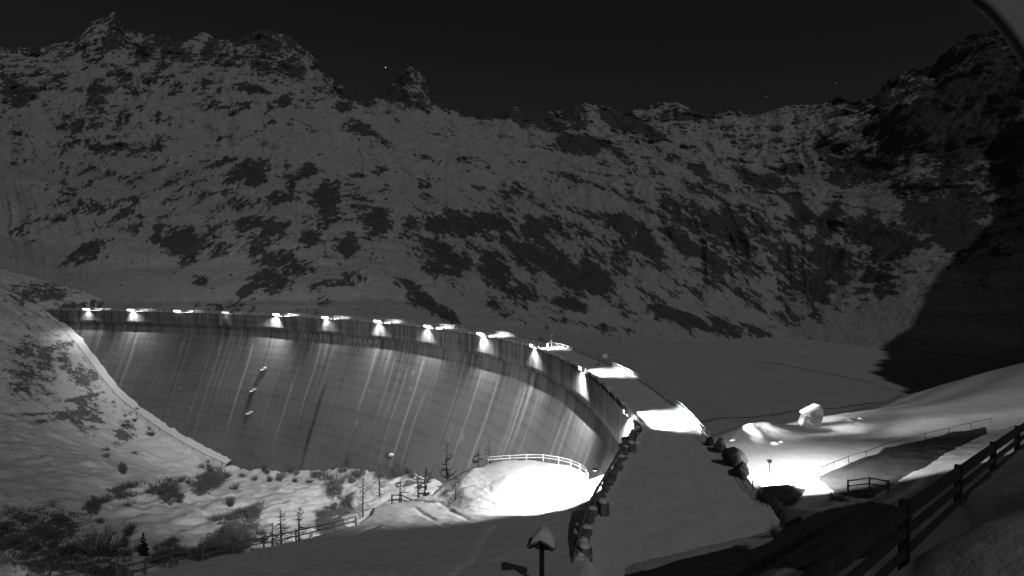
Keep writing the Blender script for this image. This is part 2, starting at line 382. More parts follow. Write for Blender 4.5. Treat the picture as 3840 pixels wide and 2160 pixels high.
cov = 0.2 * sstep(0.6, 2.5, sd) * (X < 2) + .15 * fbm(X * .3, Y * .3, 0, 3, 47) * (sd > 0)
V = np.stack([X, Y, Z], -1)
o = link_mesh('snow_slope', grid_mesh('snow_slope', V, 'slope_snow', {'cover': cov}), None); o['kind'] = 'structure'
def slope_z(x, y):
    i = int(np.clip(np.searchsorted(xs, x), 1, len(xs) - 1)); j = int(np.clip(np.searchsorted(ys, y), 1, len(ys) - 1)); return float(Z_slope[i, j])
Z_slope = Z

# ---------------------------------------------------------------- valley below the dam with the left abutment
def foot(px, py):
    d = ray(px, py); best = None
    for u in np.arange(20, UEND, 1.0):
        P, T, N = crest(np.array(u)); M = np.array([[d[0], -N[0]], [d[1], -N[1]]])
        tt, of = np.linalg.solve(M, P); z = CAMZ + tt * d[2]; e = abs(of - face_off(z))
        if tt > 0 and -76 < z <= 1 and (best is None or e < best[0]): best = (e, P[0] + N[0] * of, P[1] + N[1] * of, z, N)
    return best
FT = [foot(*q) for q in [(178, 1175), (300, 1290), (450, 1480), (600, 1600), (750, 1690), (870, 1748), (1000, 1768), (1300, 1772), (1500, 1792)]]
vp = []
for e, x, y, z, N in FT:
    vp.append((x, y, z)); vp.append((x - N[0] * 8, y - N[1] * 8, z + 2))
vp += [A(0, 1700, 152), A(0, 2160, 96), A(400, 2100, 100), A(700, 1950, 130), A(1000, 1900, 150), A(1300, 1850, 163), A(1400, 1950, 138), A(0, 1400, 205), A(0, 1165, 240), A(-400, 1400, 190), A(-400, 1900, 110), A(300, 1700, 165), A(600, 1850, 150),
       A(900, 2050, 112), A(1200, 2000, 125), A(1600, 1860, 140), (10, 110, -42), (0, 85, -32), (8, 70, -20), A(200, 2160, 85), A(600, 2160, 75), A(1000, 2110, 68), A(1150, 2060, 66), (-27, 40, -5), (-38, 38, -4), (-60, 45, -7), (-100, 55, -12), (-230, 262, 6), (-250, 240, 14), (-290, 200, 12), (-280, 290, 22)]
val_f = rbf(vp)
xs2 = np.linspace(-300, 12, 400); ys2 = np.linspace(30, 292, 350); X, Y = np.meshgrid(xs2, ys2, indexing='ij')
Z = val_f(X, Y)
rough = 2.0 * fbm(X * .045, Y * .045, 0, 5, 51) + 2.4 * np.abs(fbm(X * .10, Y * .10, 0, 5, 53, .6)) - .6 + 1.6 * (.6 - np.abs(fbm(X * .22, Y * .22, 0, 5, 54, .62))) + .3 * fbm(X * .7, Y * .7, 0, 3, 55)
dist_dam = np.array([0.0]); Z = Z + rough
# keep the ground behind the dam line low (that is the lake side)
pu = np.linspace(0, UEND, 160); pp, _, nn_ = crest(pu)
k = np.argmin((X[..., None] - pp[:, 0]) ** 2 + (Y[..., None] - pp[:, 1]) ** 2, -1)
side = (X - pp[k, 0]) * nn_[k, 0] + (Y - pp[k, 1]) * nn_[k, 1]
Z = np.where((side < -2) & (k > 18), np.minimum(Z, -30), Z)
Z = np.where((side < 0.5) & (side >= -2) & (k > 22), np.minimum(Z, -6), Z)
px_, py_ = project(X, Y, Z)
VB = [(330, 1560, 60, 60, 40, 0.59), (460, 1860, 70, 18, -10, .7), (350, 1900, 25, 40, 0, .9), (580, 1840, 55, 40, -30, .62), (250, 1560, 130, 14, -12, .75), (480, 1480, 50, 20, 50, 0.64), (160, 1552, 170, 6, -2, .8), (310, 1490, 80, 7, -14, 1.0), (325, 1548, 22, 6, -10, 1.0), (350, 1395, 25, 12, 30, .9), (460, 1760, 14, 20, 0, 1.1), (470, 1830, 75, 10, -14, 1.1), (380, 1880, 50, 10, -20, 1.0), (480, 1895, 35, 6, -10, .9), (560, 1560, 60, 30, 45, 0.69), (640, 1850, 50, 60, 20, .7),
      (780, 1810, 80, 45, -30, .75), (900, 1970, 100, 70, 30, .60), (830, 2060, 80, 60, 0, .8), (640, 2080, 60, 80, 10, .8), (1240, 1960, 55, 60, 20, .66), (1150, 1790, 140, 22, 0, .62), (1250, 1830, 40, 40, 0, .6), (960, 1870, 50, 40, 0, 0.69),
      (100, 2000, 260, 130, 0, 0.56), (250, 2120, 200, 60, 0, 0.64), (420, 2120, 120, 60, 0, 0.69), (120, 1400, 90, 120, 0, 0.44), (1560, 1800, 60, 20, -20, 0.59), (1300, 1900, 30, 60, 30, 0.64), (150, 1100, 130, 40, 0, 0.64), (470, 1620, 30, 60, 20, 0.64), (210, 1330, 60, 70, 45, 0.56), (310, 1420, 60, 40, 45, 0.59)]
cov = np.clip(1.15 * blobs(px_, py_, VB) + .16 * fbm(X * .08, Y * .08, 0, 4, 58) + .18 + .16 * sstep(950, 700, px_) * sstep(1800, 1650, py_) + .16 * sstep(500, 100, px_) * sstep(1500, 1900, py_), 0, 1.3)
gx, gy = np.gradient(Z, xs2, ys2); sl = np.hypot(gx, gy); cov = cov + .45 * np.clip(sl - 1.0, -.5, .8) * sstep(1000, 600, px_)
for lane, wd in (([(1010, 1800), (850, 1850), (760, 1905), (660, 1975), (540, 2030), (520, 2110)], 24), ([(1000, 1850), (880, 1900), (780, 1945), (715, 1990), (745, 2060), (790, 2120)], 20), ([(1120, 1840), (1080, 1900), (1060, 1990)], 70), ([(1420, 1790), (1400, 1860), (1380, 1900)], 50)):
    d_ = 1e9
    for (ax, ay), (bx_, by_) in zip(lane[:-1], lane[1:]):
        t_ = np.clip(((px_ - ax) * (bx_ - ax) + (py_ - ay) * (by_ - ay)) / ((bx_ - ax) ** 2 + (by_ - ay) ** 2), 0, 1); d_ = np.minimum(d_, np.hypot(px_ - ax - t_ * (bx_ - ax), py_ - ay - t_ * (by_ - ay)))
    cov = cov - 1.2 * np.exp(-(d_ / wd) ** 4)
cov = np.clip(cov, -.5, 1.3)
COV_VAL = cov
fx = np.array([f_[1] for f_ in FT]); fy = np.array([f_[2] for f_ in FT])
Z_val = Z; px_v, py_v = px_, py_
def Y_depth(i_, j_): return ys2[j_] / 130
def valley_z(x, y):
    i = int(np.clip(np.searchsorted(xs2, x), 1, len(xs2) - 1)); j = int(np.clip(np.searchsorted(ys2, y), 1, len(ys2) - 1)); return float(Z_val[i, j])
o = link_mesh('valley_ground', grid_mesh('valley_ground', np.stack([X, Y, Z], -1), 'valley_snow_scrub', {'cover': cov}), None); o['kind'] = 'structure'

fp_ = catmull(np.array([(f_[1], f_[2], f_[3]) for f_ in FT[:6]]), 14); fn_ = catmull(np.array([(f_[4][0], f_[4][1], 0) for f_ in FT[:6]]), 14)
so = np.array([-1.0, .2, .9, 1.8, 2.6, 3.2]); V = fp_[:, None] + fn_[:, None] * so[None, :, None]
V[..., 2] = fp_[:, None, 2] + np.array([2.0, 1.9, 1.6, 1.5, 1.3, -1.5])[None] + .8 * fbm(V[..., 0] * .35, V[..., 1] * .35, 0, 4, 59)
V[..., :2] += .7 * fbm(V[..., 0] * .3, V[..., 1] * .3, 0, 4, 60)[..., None]
o = link_mesh('path', grid_mesh('path', V, 'slope_snow', {'cover': np.zeros(V.shape[:2])}), None); o['kind'] = 'structure'
hr = empty('handrail', tuple(fp_[40])); tag(hr, 'thin dark handrail beside the snowy path down the dam foot', 'handrail')
MB().tube([Vector(p_ + n_ * 2.9 + np.array((0, 0, 1.9)) - fp_[40]) for p_, n_ in zip(fp_, fn_)], .07, 4).build('rail', 'dark_steel', hr)
for p_, n_ in list(zip(fp_, fn_))[::4]: MB().tube([Vector(p_ + n_ * 2.9 + np.array((0, 0, h_)) - fp_[40]) for h_ in (.3, 1.9)], .09, 4).build('post', 'dark_steel', hr)

# ---------------------------------------------------------------- snow bank on the right
bk = [A(2890, 1890, 43), A(2850, 1800, 47), A(2950, 1700, 54), A(2800, 1640, 62), A(2840, 1597, 67), (33, 84, -8), (36, 100, -16), A(3010, 1622, 66), A(3100, 1580, 71), A(3250, 1545, 78), (52, 100, -10), (66, 118, -13), A(3372, 1492, 128), (112, 172, -24), A(3600, 1425, 128),
      A(3840, 1360, 128), A(3840, 1560, 60), A(3840, 2160, 9.5), A(3200, 2000, 26), A(3200, 1742, 46), A(3070, 1795, 44), A(2500, 2160, 29.5), A(2900, 2100, 27), A(3500, 1780, 36), A(3500, 1640, 54), A(3400, 2160, 15), A(2600, 2000, 36.5), A(2750, 1960, 38.5), (8, 26, 3), (8, 15, 7), (8, 4, 11), (30, 4, 13.5), (60, 10, 14),
      (100, 30, 14), (150, 60, 18), (180, 110, 20), (190, 160, -6), (160, 190, -26), (23, 60, -1.0), (24, 72, -4), (23, 52, -.7), A(3400, 1500, 145), A(3390, 2080, 12.4), A(3592, 1888, 17.2), A(3722, 1772, 22), A(3814, 1696, 25.4)]
bank_f = rbf(bk)
g = np.linspace(0, 1, 380); xs3 = 3 + 220 * g ** 1.7; ys3 = 2 + 216 * g ** 1.6; X, Y = np.meshgrid(xs3, ys3, indexing='ij')
Z = bank_f(X, Y)
for (bx, by, br, bh) in [(31, 66, 5.0, .45), (38, 69, 6, .4), (46, 73, 8, .5)]:
    Z = Z + bh * np.exp(-((X - bx) ** 2 / (br * br) + (Y - by) ** 2 / (br * br * .5)))
Z = Z + .16 * fbm(X * .15, Y * .15, 0, 5, 61) + .10 * np.abs(fbm(X * .8, Y * .8, 0, 4, 63)) + .035 * fbm(X * 3, Y * 3, 0, 3, 64)
rp = [tuple(v) for v in CR[CU > U12 - 60][::6]]; rp2 = [tuple(v) for v in upstream(np.arange(U12 - 60, CU[-1], 3.0))][::-1]
RD_poly = rp + rp2
sd = poly_dist(X, Y, RD_poly)
low = sstep(0.9, -0.2, sd) * sstep(33, 37, Y); Z = Z * (1 - low) + np.minimum(Z, -0.9) * low
Z = np.where((X < 15) & (Y > 42), np.minimum(Z, -3), Z)
leftw = sstep(7.5, 5.0, X) * sstep(36, 30, Y); Z = Z - 1.2 * leftw
px_, py_ = project(X, Y, Z)
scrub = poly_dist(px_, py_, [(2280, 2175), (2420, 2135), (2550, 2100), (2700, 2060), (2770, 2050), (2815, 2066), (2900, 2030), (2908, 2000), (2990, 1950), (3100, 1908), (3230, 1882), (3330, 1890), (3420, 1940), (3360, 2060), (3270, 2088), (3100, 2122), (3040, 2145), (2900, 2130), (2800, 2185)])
lens = poly_dist(px_, py_, [(3085, 1795), (3180, 1752), (3330, 1695), (3500, 1650), (3690, 1615), (3600, 1660), (3450, 1745), (3350, 1800), (3260, 1862), (3180, 1848), (3120, 1825)])  # lens: moon shadow in the hollow, painted in as dark cover
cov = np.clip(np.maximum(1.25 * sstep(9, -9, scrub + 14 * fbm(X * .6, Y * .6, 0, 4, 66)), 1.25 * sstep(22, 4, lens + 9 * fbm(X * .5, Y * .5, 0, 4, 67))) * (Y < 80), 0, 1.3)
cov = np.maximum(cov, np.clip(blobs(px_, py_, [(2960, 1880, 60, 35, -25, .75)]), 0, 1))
Z = Z + .12 * fbm(X * 2.2, Y * 2.2, 0, 4, 68) * np.clip(cov, 0, 1)
Z_bank = Z
def bank_z(x, y):
    i = int(np.clip(np.searchsorted(xs3, x), 1, len(xs3) - 1)); j = int(np.clip(np.searchsorted(ys3, y), 1, len(ys3) - 1)); return float(Z_bank[i, j])
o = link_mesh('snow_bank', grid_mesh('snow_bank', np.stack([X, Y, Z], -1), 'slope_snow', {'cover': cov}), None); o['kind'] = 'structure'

# ---------------------------------------------------------------- frozen lake
uq = np.linspace(30, UEND + 14, 150); q0 = upstream(uq); q1 = np.stack([np.linspace(-190, 330, 150), np.concatenate([np.full(90, 420), np.linspace(420, 60, 60)])], -1)
sq = np.linspace(0, 1, 110)[None, :, None] ** 1.3
XY = q0[:, None] * (1 - sq) + q1[:, None] * sq; X, Y = XY[..., 0], XY[..., 1]
Z = -22 + .8 * fbm(X * .02, Y * .035, 0, 5, 71)
# dark pressure cracks along the shore
cr = np.exp(-((Y - 150 - .12 * (X - 60) + 4 * fbm(X * .03, X * 0, 0, 3, 72)) / .5) ** 2) * (X > 25)
lk = o = link_mesh('lake', grid_mesh('lake', np.stack([X, Y, Z], -1), 'lake_snow', {'cover': .9 * cr}), None); o['kind'] = 'structure'

for line in ([(2560, 1600), (2700, 1575), (2850, 1563), (3015, 1537), (3150, 1530), (3250, 1510), (3330, 1500), (3390, 1484)], [(2800, 1352), (2960, 1372), (3120, 1405), (3250, 1430), (3360, 1470)]):
    q_ = catmull(np.array([onz(x, y, -21.55) for x, y in line]), 10); q_[:, 1] += 2.2 * fbm(q_[:, 0] * .12, q_[:, 0] * 0, 0, 4, 73); q_[:, 2] = -21.4 + .5 * fbm(q_[:, 0] * .1, q_[:, 1] * .1, 0, 2, 74)
    MB().tube([Vector(v_) for v_ in q_], [.07 + .10 * float(vnoise(i_ * .7, 0, 0, 75)) ** 2 for i_ in range(len(q_))], 4).build('ice_crack', 'dark_stone', lk)

# ---------------------------------------------------------------- mountains round the lake
k = 3840 / 2576
sky_x = np.array([-500, 0, 100, 200, 250, 300, 330, 380, 450, 520, 560, 600, 650, 700, 740, 780, 830, 870, 930, 970, 1000, 1035, 1060, 1090, 1130, 1180, 1230, 1300, 1370, 1420, 1460, 1500, 1560, 1640, 1700, 1760, 1820, 1900, 1970, 2050, 2100, 2150, 2200, 2230, 2280, 2340, 2400, 2460, 2520, 2600, 2900]) * k
sky_y = np.array([100, 130, 130, 105, 60, 35, 75, 105, 105, 95, 110, 103, 85, 85, 110, 140, 190, 225, 258, 235, 205, 176, 190, 240, 275, 296, 285, 280, 292, 285, 266, 275, 286, 265, 262, 280, 290, 286, 270, 266, 248, 265, 250, 212, 182, 172, 120, 80, 60, 40, 20]) * k
bx = np.array([-700, 0, 350, 1000, 1700, 2400, 2700, 2950, 3150, 3372, 3600, 3840, 4400])
by = np.array([1150, 1160, 1240, 1290, 1290, 1275, 1270, 1268, 1280, 1300, 1320, 1340, 1350])
bd = np.array([230, 262, 290, 311, 311, 329, 336, 340, 323, 300, 280, 262, 254])
rx = np.array([-700, 0, 1000, 1500, 2400, 3000, 3400, 3840, 4400]); rdp = np.array([760, 820, 960, 1120, 1120, 920, 680, 560, 520])
PX = np.linspace(-450, 4250, 1080); T = np.r_[np.linspace(-.12, 0, 14, endpoint=False), np.linspace(0, 1, 400), np.linspace(1.02, 1.25, 14)]
Sy = np.interp(PX, sky_x, sky_y)
def smooth(x, y, n=41):
    y = np.interp(PX, x, y); kk = np.hanning(n); kk /= kk.sum(); return np.convolve(np.pad(y, n // 2, mode='edge'), kk, 'valid')
By = smooth(bx, by); Bd = smooth(bx, bd); Rd = smooth(rx, rdp)
Zb = CAMZ + (1020 - By) / F * Bd; Zr = CAMZ + (1020 - Sy) / F * Rd
Xn = (PX - 1920) / F
Tt, D0 = np.meshgrid(T, Bd); Dr = Rd[:, None]; Zb_, Zr_ = Zb[:, None], Zr[:, None]
tc_ = np.clip(Tt, None, 1)
ks = np.hanning(181); ks /= ks.sum(); Zrs = np.convolve(np.pad(Zr, 90, mode='edge'), ks, 'valid')[:, None]
Zr_ = Zrs + (Zr_ - Zrs) * sstep(.55, 1, tc_)
gz = tc_ + 0.035 * np.sin(tc_ * 9 + PX[:, None] * .002) * tc_ * (1 - tc_) * 4
D = D0 + (Dr - D0) * Tt
Zm = Zb_ + (Zr_ - Zb_) * gz - np.clip(Tt - 1, 0, None) * 700
Xm = Xn[:, None] * D; Ym = D
w = sstep(0, .12, tc_)
dist = np.clip(D / 700, .35, 1.3)
rel = 30 * fbm(Xm * .006, Ym * .006, Zm * .006, 5, 81) + 13 * dist * (1 - 2 * np.abs(fbm(Xm * .020, Ym * .020, Zm * .020, 6, 83, .55)))
dip = .15 + .55 * np.tanh((Xm + 40) / 220)                     # ledges dip towards the head of the lake
for wl, am, sd_ in ((75, 3.5, 181),):
    ph = (Zm + dip * Xm + 26 * fbm(Xm * .008, Ym * .008, Zm * .008, 4, sd_)) / wl; fr_ = ph - np.floor(ph)
    gate = sstep(-.25, .25, fbm(Xm * .011, Ym * .011, Zm * .011, 3, sd_ + 7))
    rel = rel + am * dist * gate * (np.where(fr_ < .78, fr_ / .78, (1 - fr_) / .22) - .5) * 2
az_ = PX[:, None] * .006 + .5 * fbm(Xm * .01, Ym * .01, Zm * .01, 3, 191)
rel = rel + 15 * dist * sstep(3350, 2900, PX)[:, None] * (np.abs(fbm(az_ * 1.6, Tt * 1.3, 0, 5, 193, .6)) - .25) + 4 * dist * sstep(3350, 2900, PX)[:, None] * fbm(az_ * 7, Tt * 6, 0, 4, 195, .6)
rel = rel + 3.0 * dist * fbm(Xm * .09, Ym * .09, Zm * .09, 4, 189, .6)
dd = rel * w * sstep(1.03, .96, Tt)
Ym = Ym + dd; Xm = Xm + Xn[:, None] * dd
jag = (14 * fbm(Xm * .03, Ym * .004, 0, 5, 87, .62) + 8 * np.abs(fbm(Xm * .08, Ym * .01, 0, 5, 88, .65))) * sstep(.86, 1, Tt)
Zm = Zm + jag + 2.2 * fbm(Xm * .05, Ym * .05, Zm * .05, 4, 85) * w + 3.0 * fbm(Xm * .03, Ym * .03, 0, 4, 86) * sstep(-.1, 0, Tt) * sstep(.2, 0, Tt)
gu = np.stack([np.gradient(a_, axis=0) for a_ in (Xm, Ym, Zm)], -1); gv = np.stack([np.gradient(a_, axis=1) for a_ in (Xm, Ym, Zm)], -1)
nrm = np.cross(gu, gv); nz_ = np.abs(nrm[..., 2]) / (np.linalg.norm(nrm, axis=-1) + 1e-9); steep = 1 - nz_
def blur(a_, n_):
    for ax in (0, 1):
        c_ = np.cumsum(np.concatenate([np.repeat(np.take(a_, [0], ax), n_ + 1, ax), a_, np.repeat(np.take(a_, [-1], ax), n_, ax)], ax), ax)
        a_ = (np.take(c_, range(2 * n_ + 1, c_.shape[ax]), ax) - np.take(c_, range(0, c_.shape[ax] - 2 * n_ - 1), ax)) / (2 * n_ + 1)
    return a_
crag = steep - blur(steep, 34)
px_, py_ = project(Xm, Ym, Zm); px_ = px_ / k; py_ = py_ / k
MB_ = [(290, 110, 40, 60, 10, .55), (40, 235, 45, 45, 0, .8), (240, 270, 28, 70, 8, .85), (200, 315, 40, 14, -50, .7), (310, 200, 28, 20, 0, .8), (120, 200, 60, 30, 20, .5), (350, 125, 50, 25, 30, .6), (440, 135, 60, 24, 20, .65), (540, 145, 40, 26, 20, .65), (640, 225, 75, 13, 8, .85), (660, 140, 90, 50, 20, .5),
       (740, 180, 40, 30, 40, .55), (860, 235, 60, 18, 25, .55), (870, 268, 28, 14, 10, .85), (905, 325, 45, 22, 35, .7), (960, 350, 40, 10, 30, .6), (990, 240, 40, 20, 10, .7), (1070, 250, 50, 24, 35, .55), (1035, 205, 20, 25, 0, .5),
       (620, 430, 70, 28, -20, .75), (640, 448, 34, 22, 0, .9), (720, 450, 26, 30, 30, .6), (770, 430, 26, 20, -30, .75), (830, 500, 60, 45, 40, .72), (560, 410, 40, 12, -20, .6), (880, 620, 24, 40, 10, .75), (950, 565, 34, 46, 20, .78), (890, 505, 60, 40, 50, .5),
       (455, 600, 46, 40, 0, .95), (395, 590, 16, 26, 20, .85), (520, 580, 46, 14, -25, .75), (480, 650, 34, 18, -30, .7), (500, 705, 30, 16, 0, .7), (215, 635, 70, 22, -30, .8), (320, 530, 40, 14, -35, .55), (120, 560, 90, 40, -30, .4), (670, 705, 50, 34, -20, .9), (620, 730, 30, 20, 0, .7), (560, 770, 120, 20, 0, .4),
       (1040, 560, 40, 50, 10, .5), (1150, 570, 100, 34, 8, .75), (1240, 558, 70, 30, 10, .8), (1345, 575, 55, 26, 5, .75), (1105, 640, 60, 60, 30, .8), (1150, 670, 40, 50, 10, .75), (1250, 690, 46, 70, -30, .82), (1340, 650, 110, 40, 20, .85), (1430, 680, 90, 50, 35, .95), (1310, 725, 60, 34, 20, .75), (1510, 700, 60, 36, 40, .85),
       (1060, 745, 90, 22, 38, .75), (1120, 790, 90, 18, 38, .7), (1430, 765, 80, 14, 15, .8), (1280, 790, 60, 16, 30, .6), (1460, 365, 80, 26, 0, .95), (1370, 310, 60, 24, 10, .85), (1450, 300, 40, 30, 0, .6), (1580, 310, 90, 26, 20, .8), (1720, 290, 90, 18, 0, .75), (1250, 285, 80, 18, 10, .55), (1560, 385, 60, 12, 30, .7),
       (1450, 450, 110, 9, 18, .6), (1580, 500, 110, 10, 25, .62), (1700, 400, 34, 14, 10, .7), (1750, 425, 50, 18, 20, .75), (1930, 455, 80, 22, 5, .9), (1990, 430, 40, 18, 0, .85), (2110, 395, 80, 40, 20, .85), (2160, 440, 110, 26, -5, .85), (2280, 330, 120, 60, -10, .8), (2400, 300, 90, 130, 0, .9), (2350, 200, 90, 26, -15, .45), (2500, 250, 70, 160, 0, .9), (2200, 300, 80, 30, 20, .5),
       (1530, 550, 50, 22, 20, .7), (1600, 590, 70, 36, 35, .85), (1640, 640, 40, 40, 35, .7), (1780, 560, 60, 34, 25, .85), (1862, 605, 30, 34, 0, .98), (1690, 520, 60, 26, 40, .75), (1830, 520, 60, 16, 20, .6), (1900, 440, 50, 12, 15, .7), (1690, 690, 90, 16, 35, .6), (1820, 700, 120, 22, 35, .62), (1950, 650, 70, 26, 30, .6),
       (2010, 545, 40, 40, 10, .85), (2080, 560, 34, 70, 20, .88), (2100, 660, 70, 60, 30, .82), (2050, 710, 60, 50, 20, .8), (2170, 590, 60, 60, 0, .8), (2230, 620, 60, 60, 0, .75), (1990, 500, 60, 24, 10, .6), (2330, 540, 60, 60, -40, .75), (2400, 560, 60, 80, -40, .7), (1780, 815, 150, 26, 12, .75), (1680, 790, 60, 16, 25, .7), (2200, 720, 60, 50, 0, .6),
       (1500, 820, 140, 10, 8, .5), (1150, 480, 300, 50, 5, .30), (300, 430, 300, 200, 30, .36), (450, 180, 400, 90, 10, .36), (700, 600, 240, 120, 30, .46), (1400, 620, 320, 130, 15, .54), (1850, 600, 300, 160, 25, .57), (110, 745, 60, 14, 0, .75), (210, 755, 40, 18, 0, .75)]
cov = 1.05 * blobs(px_, py_, MB_) + .0 + .38 * sstep(.88, 1, Tt) + .06 * sstep(.3, .9, Tt) + .35 * sstep(2150, 2350, px_) * sstep(760, 600, py_) + .18 * fbm(Xm * .012, Ym * .012, Zm * .012, 4, 89) + .7 * np.clip(crag, -.25, .3)  # height term and broad upper-left blobs also stand in for light falling off
cov = np.clip(cov, -.4, 1.1)
# steep faces hold less snow
V = np.stack([Xm, Ym, Zm], -1)
pxu, pyu = project(Xn[:, None] * D, D, Zb_ + (Zr_ - Zb_) * gz - np.clip(Tt - 1, 0, None) * 700); pxu, pyu = pxu / k, pyu / k     # strike of the rock: up to the right on the left, down to the right on the right
sx = np.linspace(-400, 3000, 400); Fx = np.interp(pxu, sx, np.cumsum(np.tan(np.radians(-24 + 56 * sstep(500, 1350, sx) - 40 * sstep(2000, 2300, sx)))) * (sx[1] - sx[0]))
o = link_mesh('mountains', grid_mesh('mountains', V, 'mountain_snow_rock', {'cover': cov}, uv=np.stack([pxu * .0055, (pyu - Fx) * .0100], -1)), None); o['kind'] = 'structure'

# the valley flank to the right, behind the camera's view, that keeps the moon off the far right slope
e1 = np.array([math.cos(MOON_AZ), math.sin(MOON_AZ), 0]); e2 = np.cross(e1, LM)
if e2[2] < 0: e2 = -e2
SE = np.array([(126, 183, -22), (156, 229, -22), (225, 317, -8), (264, 347, 18), (315, 372, 51), (354, 387, 101)], float)
sa, sb = SE @ e1, SE @ e2; av = np.linspace(sa[0] - 105, sa[-1] + 150, 320)
bv = np.interp(av, np.r_[sa[0] - 105, sa, sa[-1] + 150], np.r_[sb[0] - 37, sb, sb[-1] + 120]) + 10 * fbm(av * .035, av * 0, 0, 6, 91, .65); tv = 110 + (av - av[0]) * .35
C = av[:, None] * e1 + bv[:, None] * e2 + tv[:, None] * LM
hd = np.array([math.cos(R(-35)), math.sin(R(-35)), 0])
V = np.zeros((320, 9, 3))
for j, s_ in enumerate((-1.1, -.7, -.35, -.12, 0, .15, .5, 1, 1.6)):
    V[:, j] = C + hd * (s_ * 130) * np.array([1, 1, 0]); V[:, j, 2] = np.maximum(C[:, 2] - abs(s_) * 190 + 6 * fbm(V[:, j, 0] * .04, V[:, j, 1] * .04, 0, 4, 93) * (j != 4), -24)
V[0, :, 2] = -24; V[:, 0, 2] = -24; V[:, -1, 2] = np.minimum(V[:, -1, 2], 40)
o = link_mesh('hill', grid_mesh('hill', V, 'mountain_snow_rock', {'cover': np.full((320, 9), .5)}), None); o['kind'] = 'structure'

# ================================================================ objects
random.seed(3); rng = np.random.default_rng(9)
def rock_mesh(name, sub, seed, rough=0.35, cuts=6):
    bm = bmesh.new(); bmesh.ops.create_icosphere(bm, subdivisions=sub, radius=1.0)
    r = random.Random(seed); pl = [(Vector((r.uniform(-1, 1), r.uniform(-1, 1), r.uniform(-.6, 1))).normalized(), r.uniform(.5, .85)) for _ in range(cuts)]
    co = np.array([v.co[:] for v in bm.verts]); d = fbm(co[:, 0] * 1.6 + seed * 7.1, co[:, 1] * 1.6, co[:, 2] * 1.6, 4, seed)
    for v, k in zip(bm.verts, d):
        v.co *= 1 + rough * float(k)
        for nrm, h in pl:
            e = v.co.dot(nrm) - h
            if e > 0: v.co -= nrm * e
    me = bpy.data.meshes.new(name); bm.to_mesh(me); bm.free(); return me
def fresh(me, mat):
    me.materials.append(MATS[mat]); return me
STONES = [fresh(rock_mesh('stone', 1, 200 + i, .3, 5), 'stone') for i in range(5)]
SNOWCAP = []
for i in range(3):
    me = rock_mesh('snow_cap', 2, 300 + i, .2, 2); 
    for v in me.vertices: v.co.z = max(v.co.z, -0.15) * .55
    me.polygons.foreach_set('use_smooth', np.ones(len(me.polygons), bool)); SNOWCAP.append(fresh(me, 'snow_clean'))
def inst(name, me, parent, loc, scale=(1, 1, 1), rot=(0, 0, 0)):
    o = bpy.data.objects.new(name, me); col.objects.link(o); o.parent = parent; o.location = loc; o.scale = scale; o.rotation_euler = rot; return o

# ---------------------------------------------------------------- lamps along the crest
#          road  face  dim
PW = [(.8, .5, 0), (.7, 1.0, 0), (1.0, 0, 0), (.03, .06, 1), (1.0, 1.5, 0), (.9, .5, 0), (1.0, .9, 0), (1.0, .9, 0), (1.0, .95, 0), (1.0, .95, 0), (1.0, 1.6, 0), (1.4, 9.0, 0)]
ORD = ['the far left end, leftmost of the row', 'the far left, second from the left end', 'the far wall with a dark face below, third from left', 'the far wall, dim and smallest, fourth from left', 'the middle wall left of the metal letters', 'the crest just above the metal letters',
       'the crest right of the metal letters, seventh from left', 'the crest mid-way, eighth from left', 'the crest, ninth from left', 'the crest beside the small weather mast', 'the bend of the roadway, second nearest', 'the near roadway, brightest and nearest']
def light(name, kind, parent, loc, direction, energy, **kw):
    d = bpy.data.lights.new(name, kind); d.energy = energy
    for a, b in kw.items(): setattr(d, a, b)
    o = bpy.data.objects.new(name, d); col.objects.link(o); o.parent = parent; o.location = loc
    o.rotation_euler = Vector(direction).to_track_quat('-Z', 'Y').to_euler(); return o
for i, (u, (pr, pf, dim)) in enumerate(zip(LU, PW)):
    P, T_, N = crest(np.array(u)); rz = math.atan2(T_[1], T_[0])       # local x along crest, local -y downstream
    L = empty('crest_lamp', (P[0], P[1], 0.35), rz); tag(L, 'hooded parapet lamp shining on ' + ORD[i], 'lamp', 'lamps along the dam crest')
    w = 1.9 if i < 9 else 1.0  # far lamps widened so their glass stands in for glare
    MB().tube([(0, .1, -.1), (0, .1, .9)], .06).tube([(0, .1, .85), (0, -.5, .95)], .045).build('bracket', 'dark_steel', L)
    m = MB(); m.box((0, -.45, 1.05), (2 * w + .1, .5, .06)); m.box((-w, -.45, .74), (.05, .46, .62)); m.box((w, -.45, .74), (.05, .46, .62)); m.build('hood', 'steel', L)
    MB().box((0, -.45, .72), (2 * w - .1, .34, .58)).build('diffuser', 'lamp_glass_dim' if dim else 'lamp_glass', L)
    inst('snow_cap', SNOWCAP[i % 3], L, (0, -.42, 1.1), (w * 1.05, .34, .34))
    inst('snow_pile', SNOWCAP[(i + 1) % 3], L, (0, .45, -.3), (w * 1.5, .5, 1.3))
    if pr: light('road_light', 'AREA', L, (0, .12, .78), (0, 1, -.16), (1100 if i == 10 else 2200 if i == 11 else 500) * pr, shape='RECTANGLE', size=7.0 if i > 9 else 4.5, size_y=.2, spread=R(55))
    if pf: light('face_light', 'SPOT', L, (rng.uniform(-.4, .4), -1.15 + rng.uniform(-.25, .2), .55), (rng.uniform(-.3, .3), -.05, -1), 15500 * pf, spot_size=R(126), spot_blend=1.0, shadow_soft_size=.06)
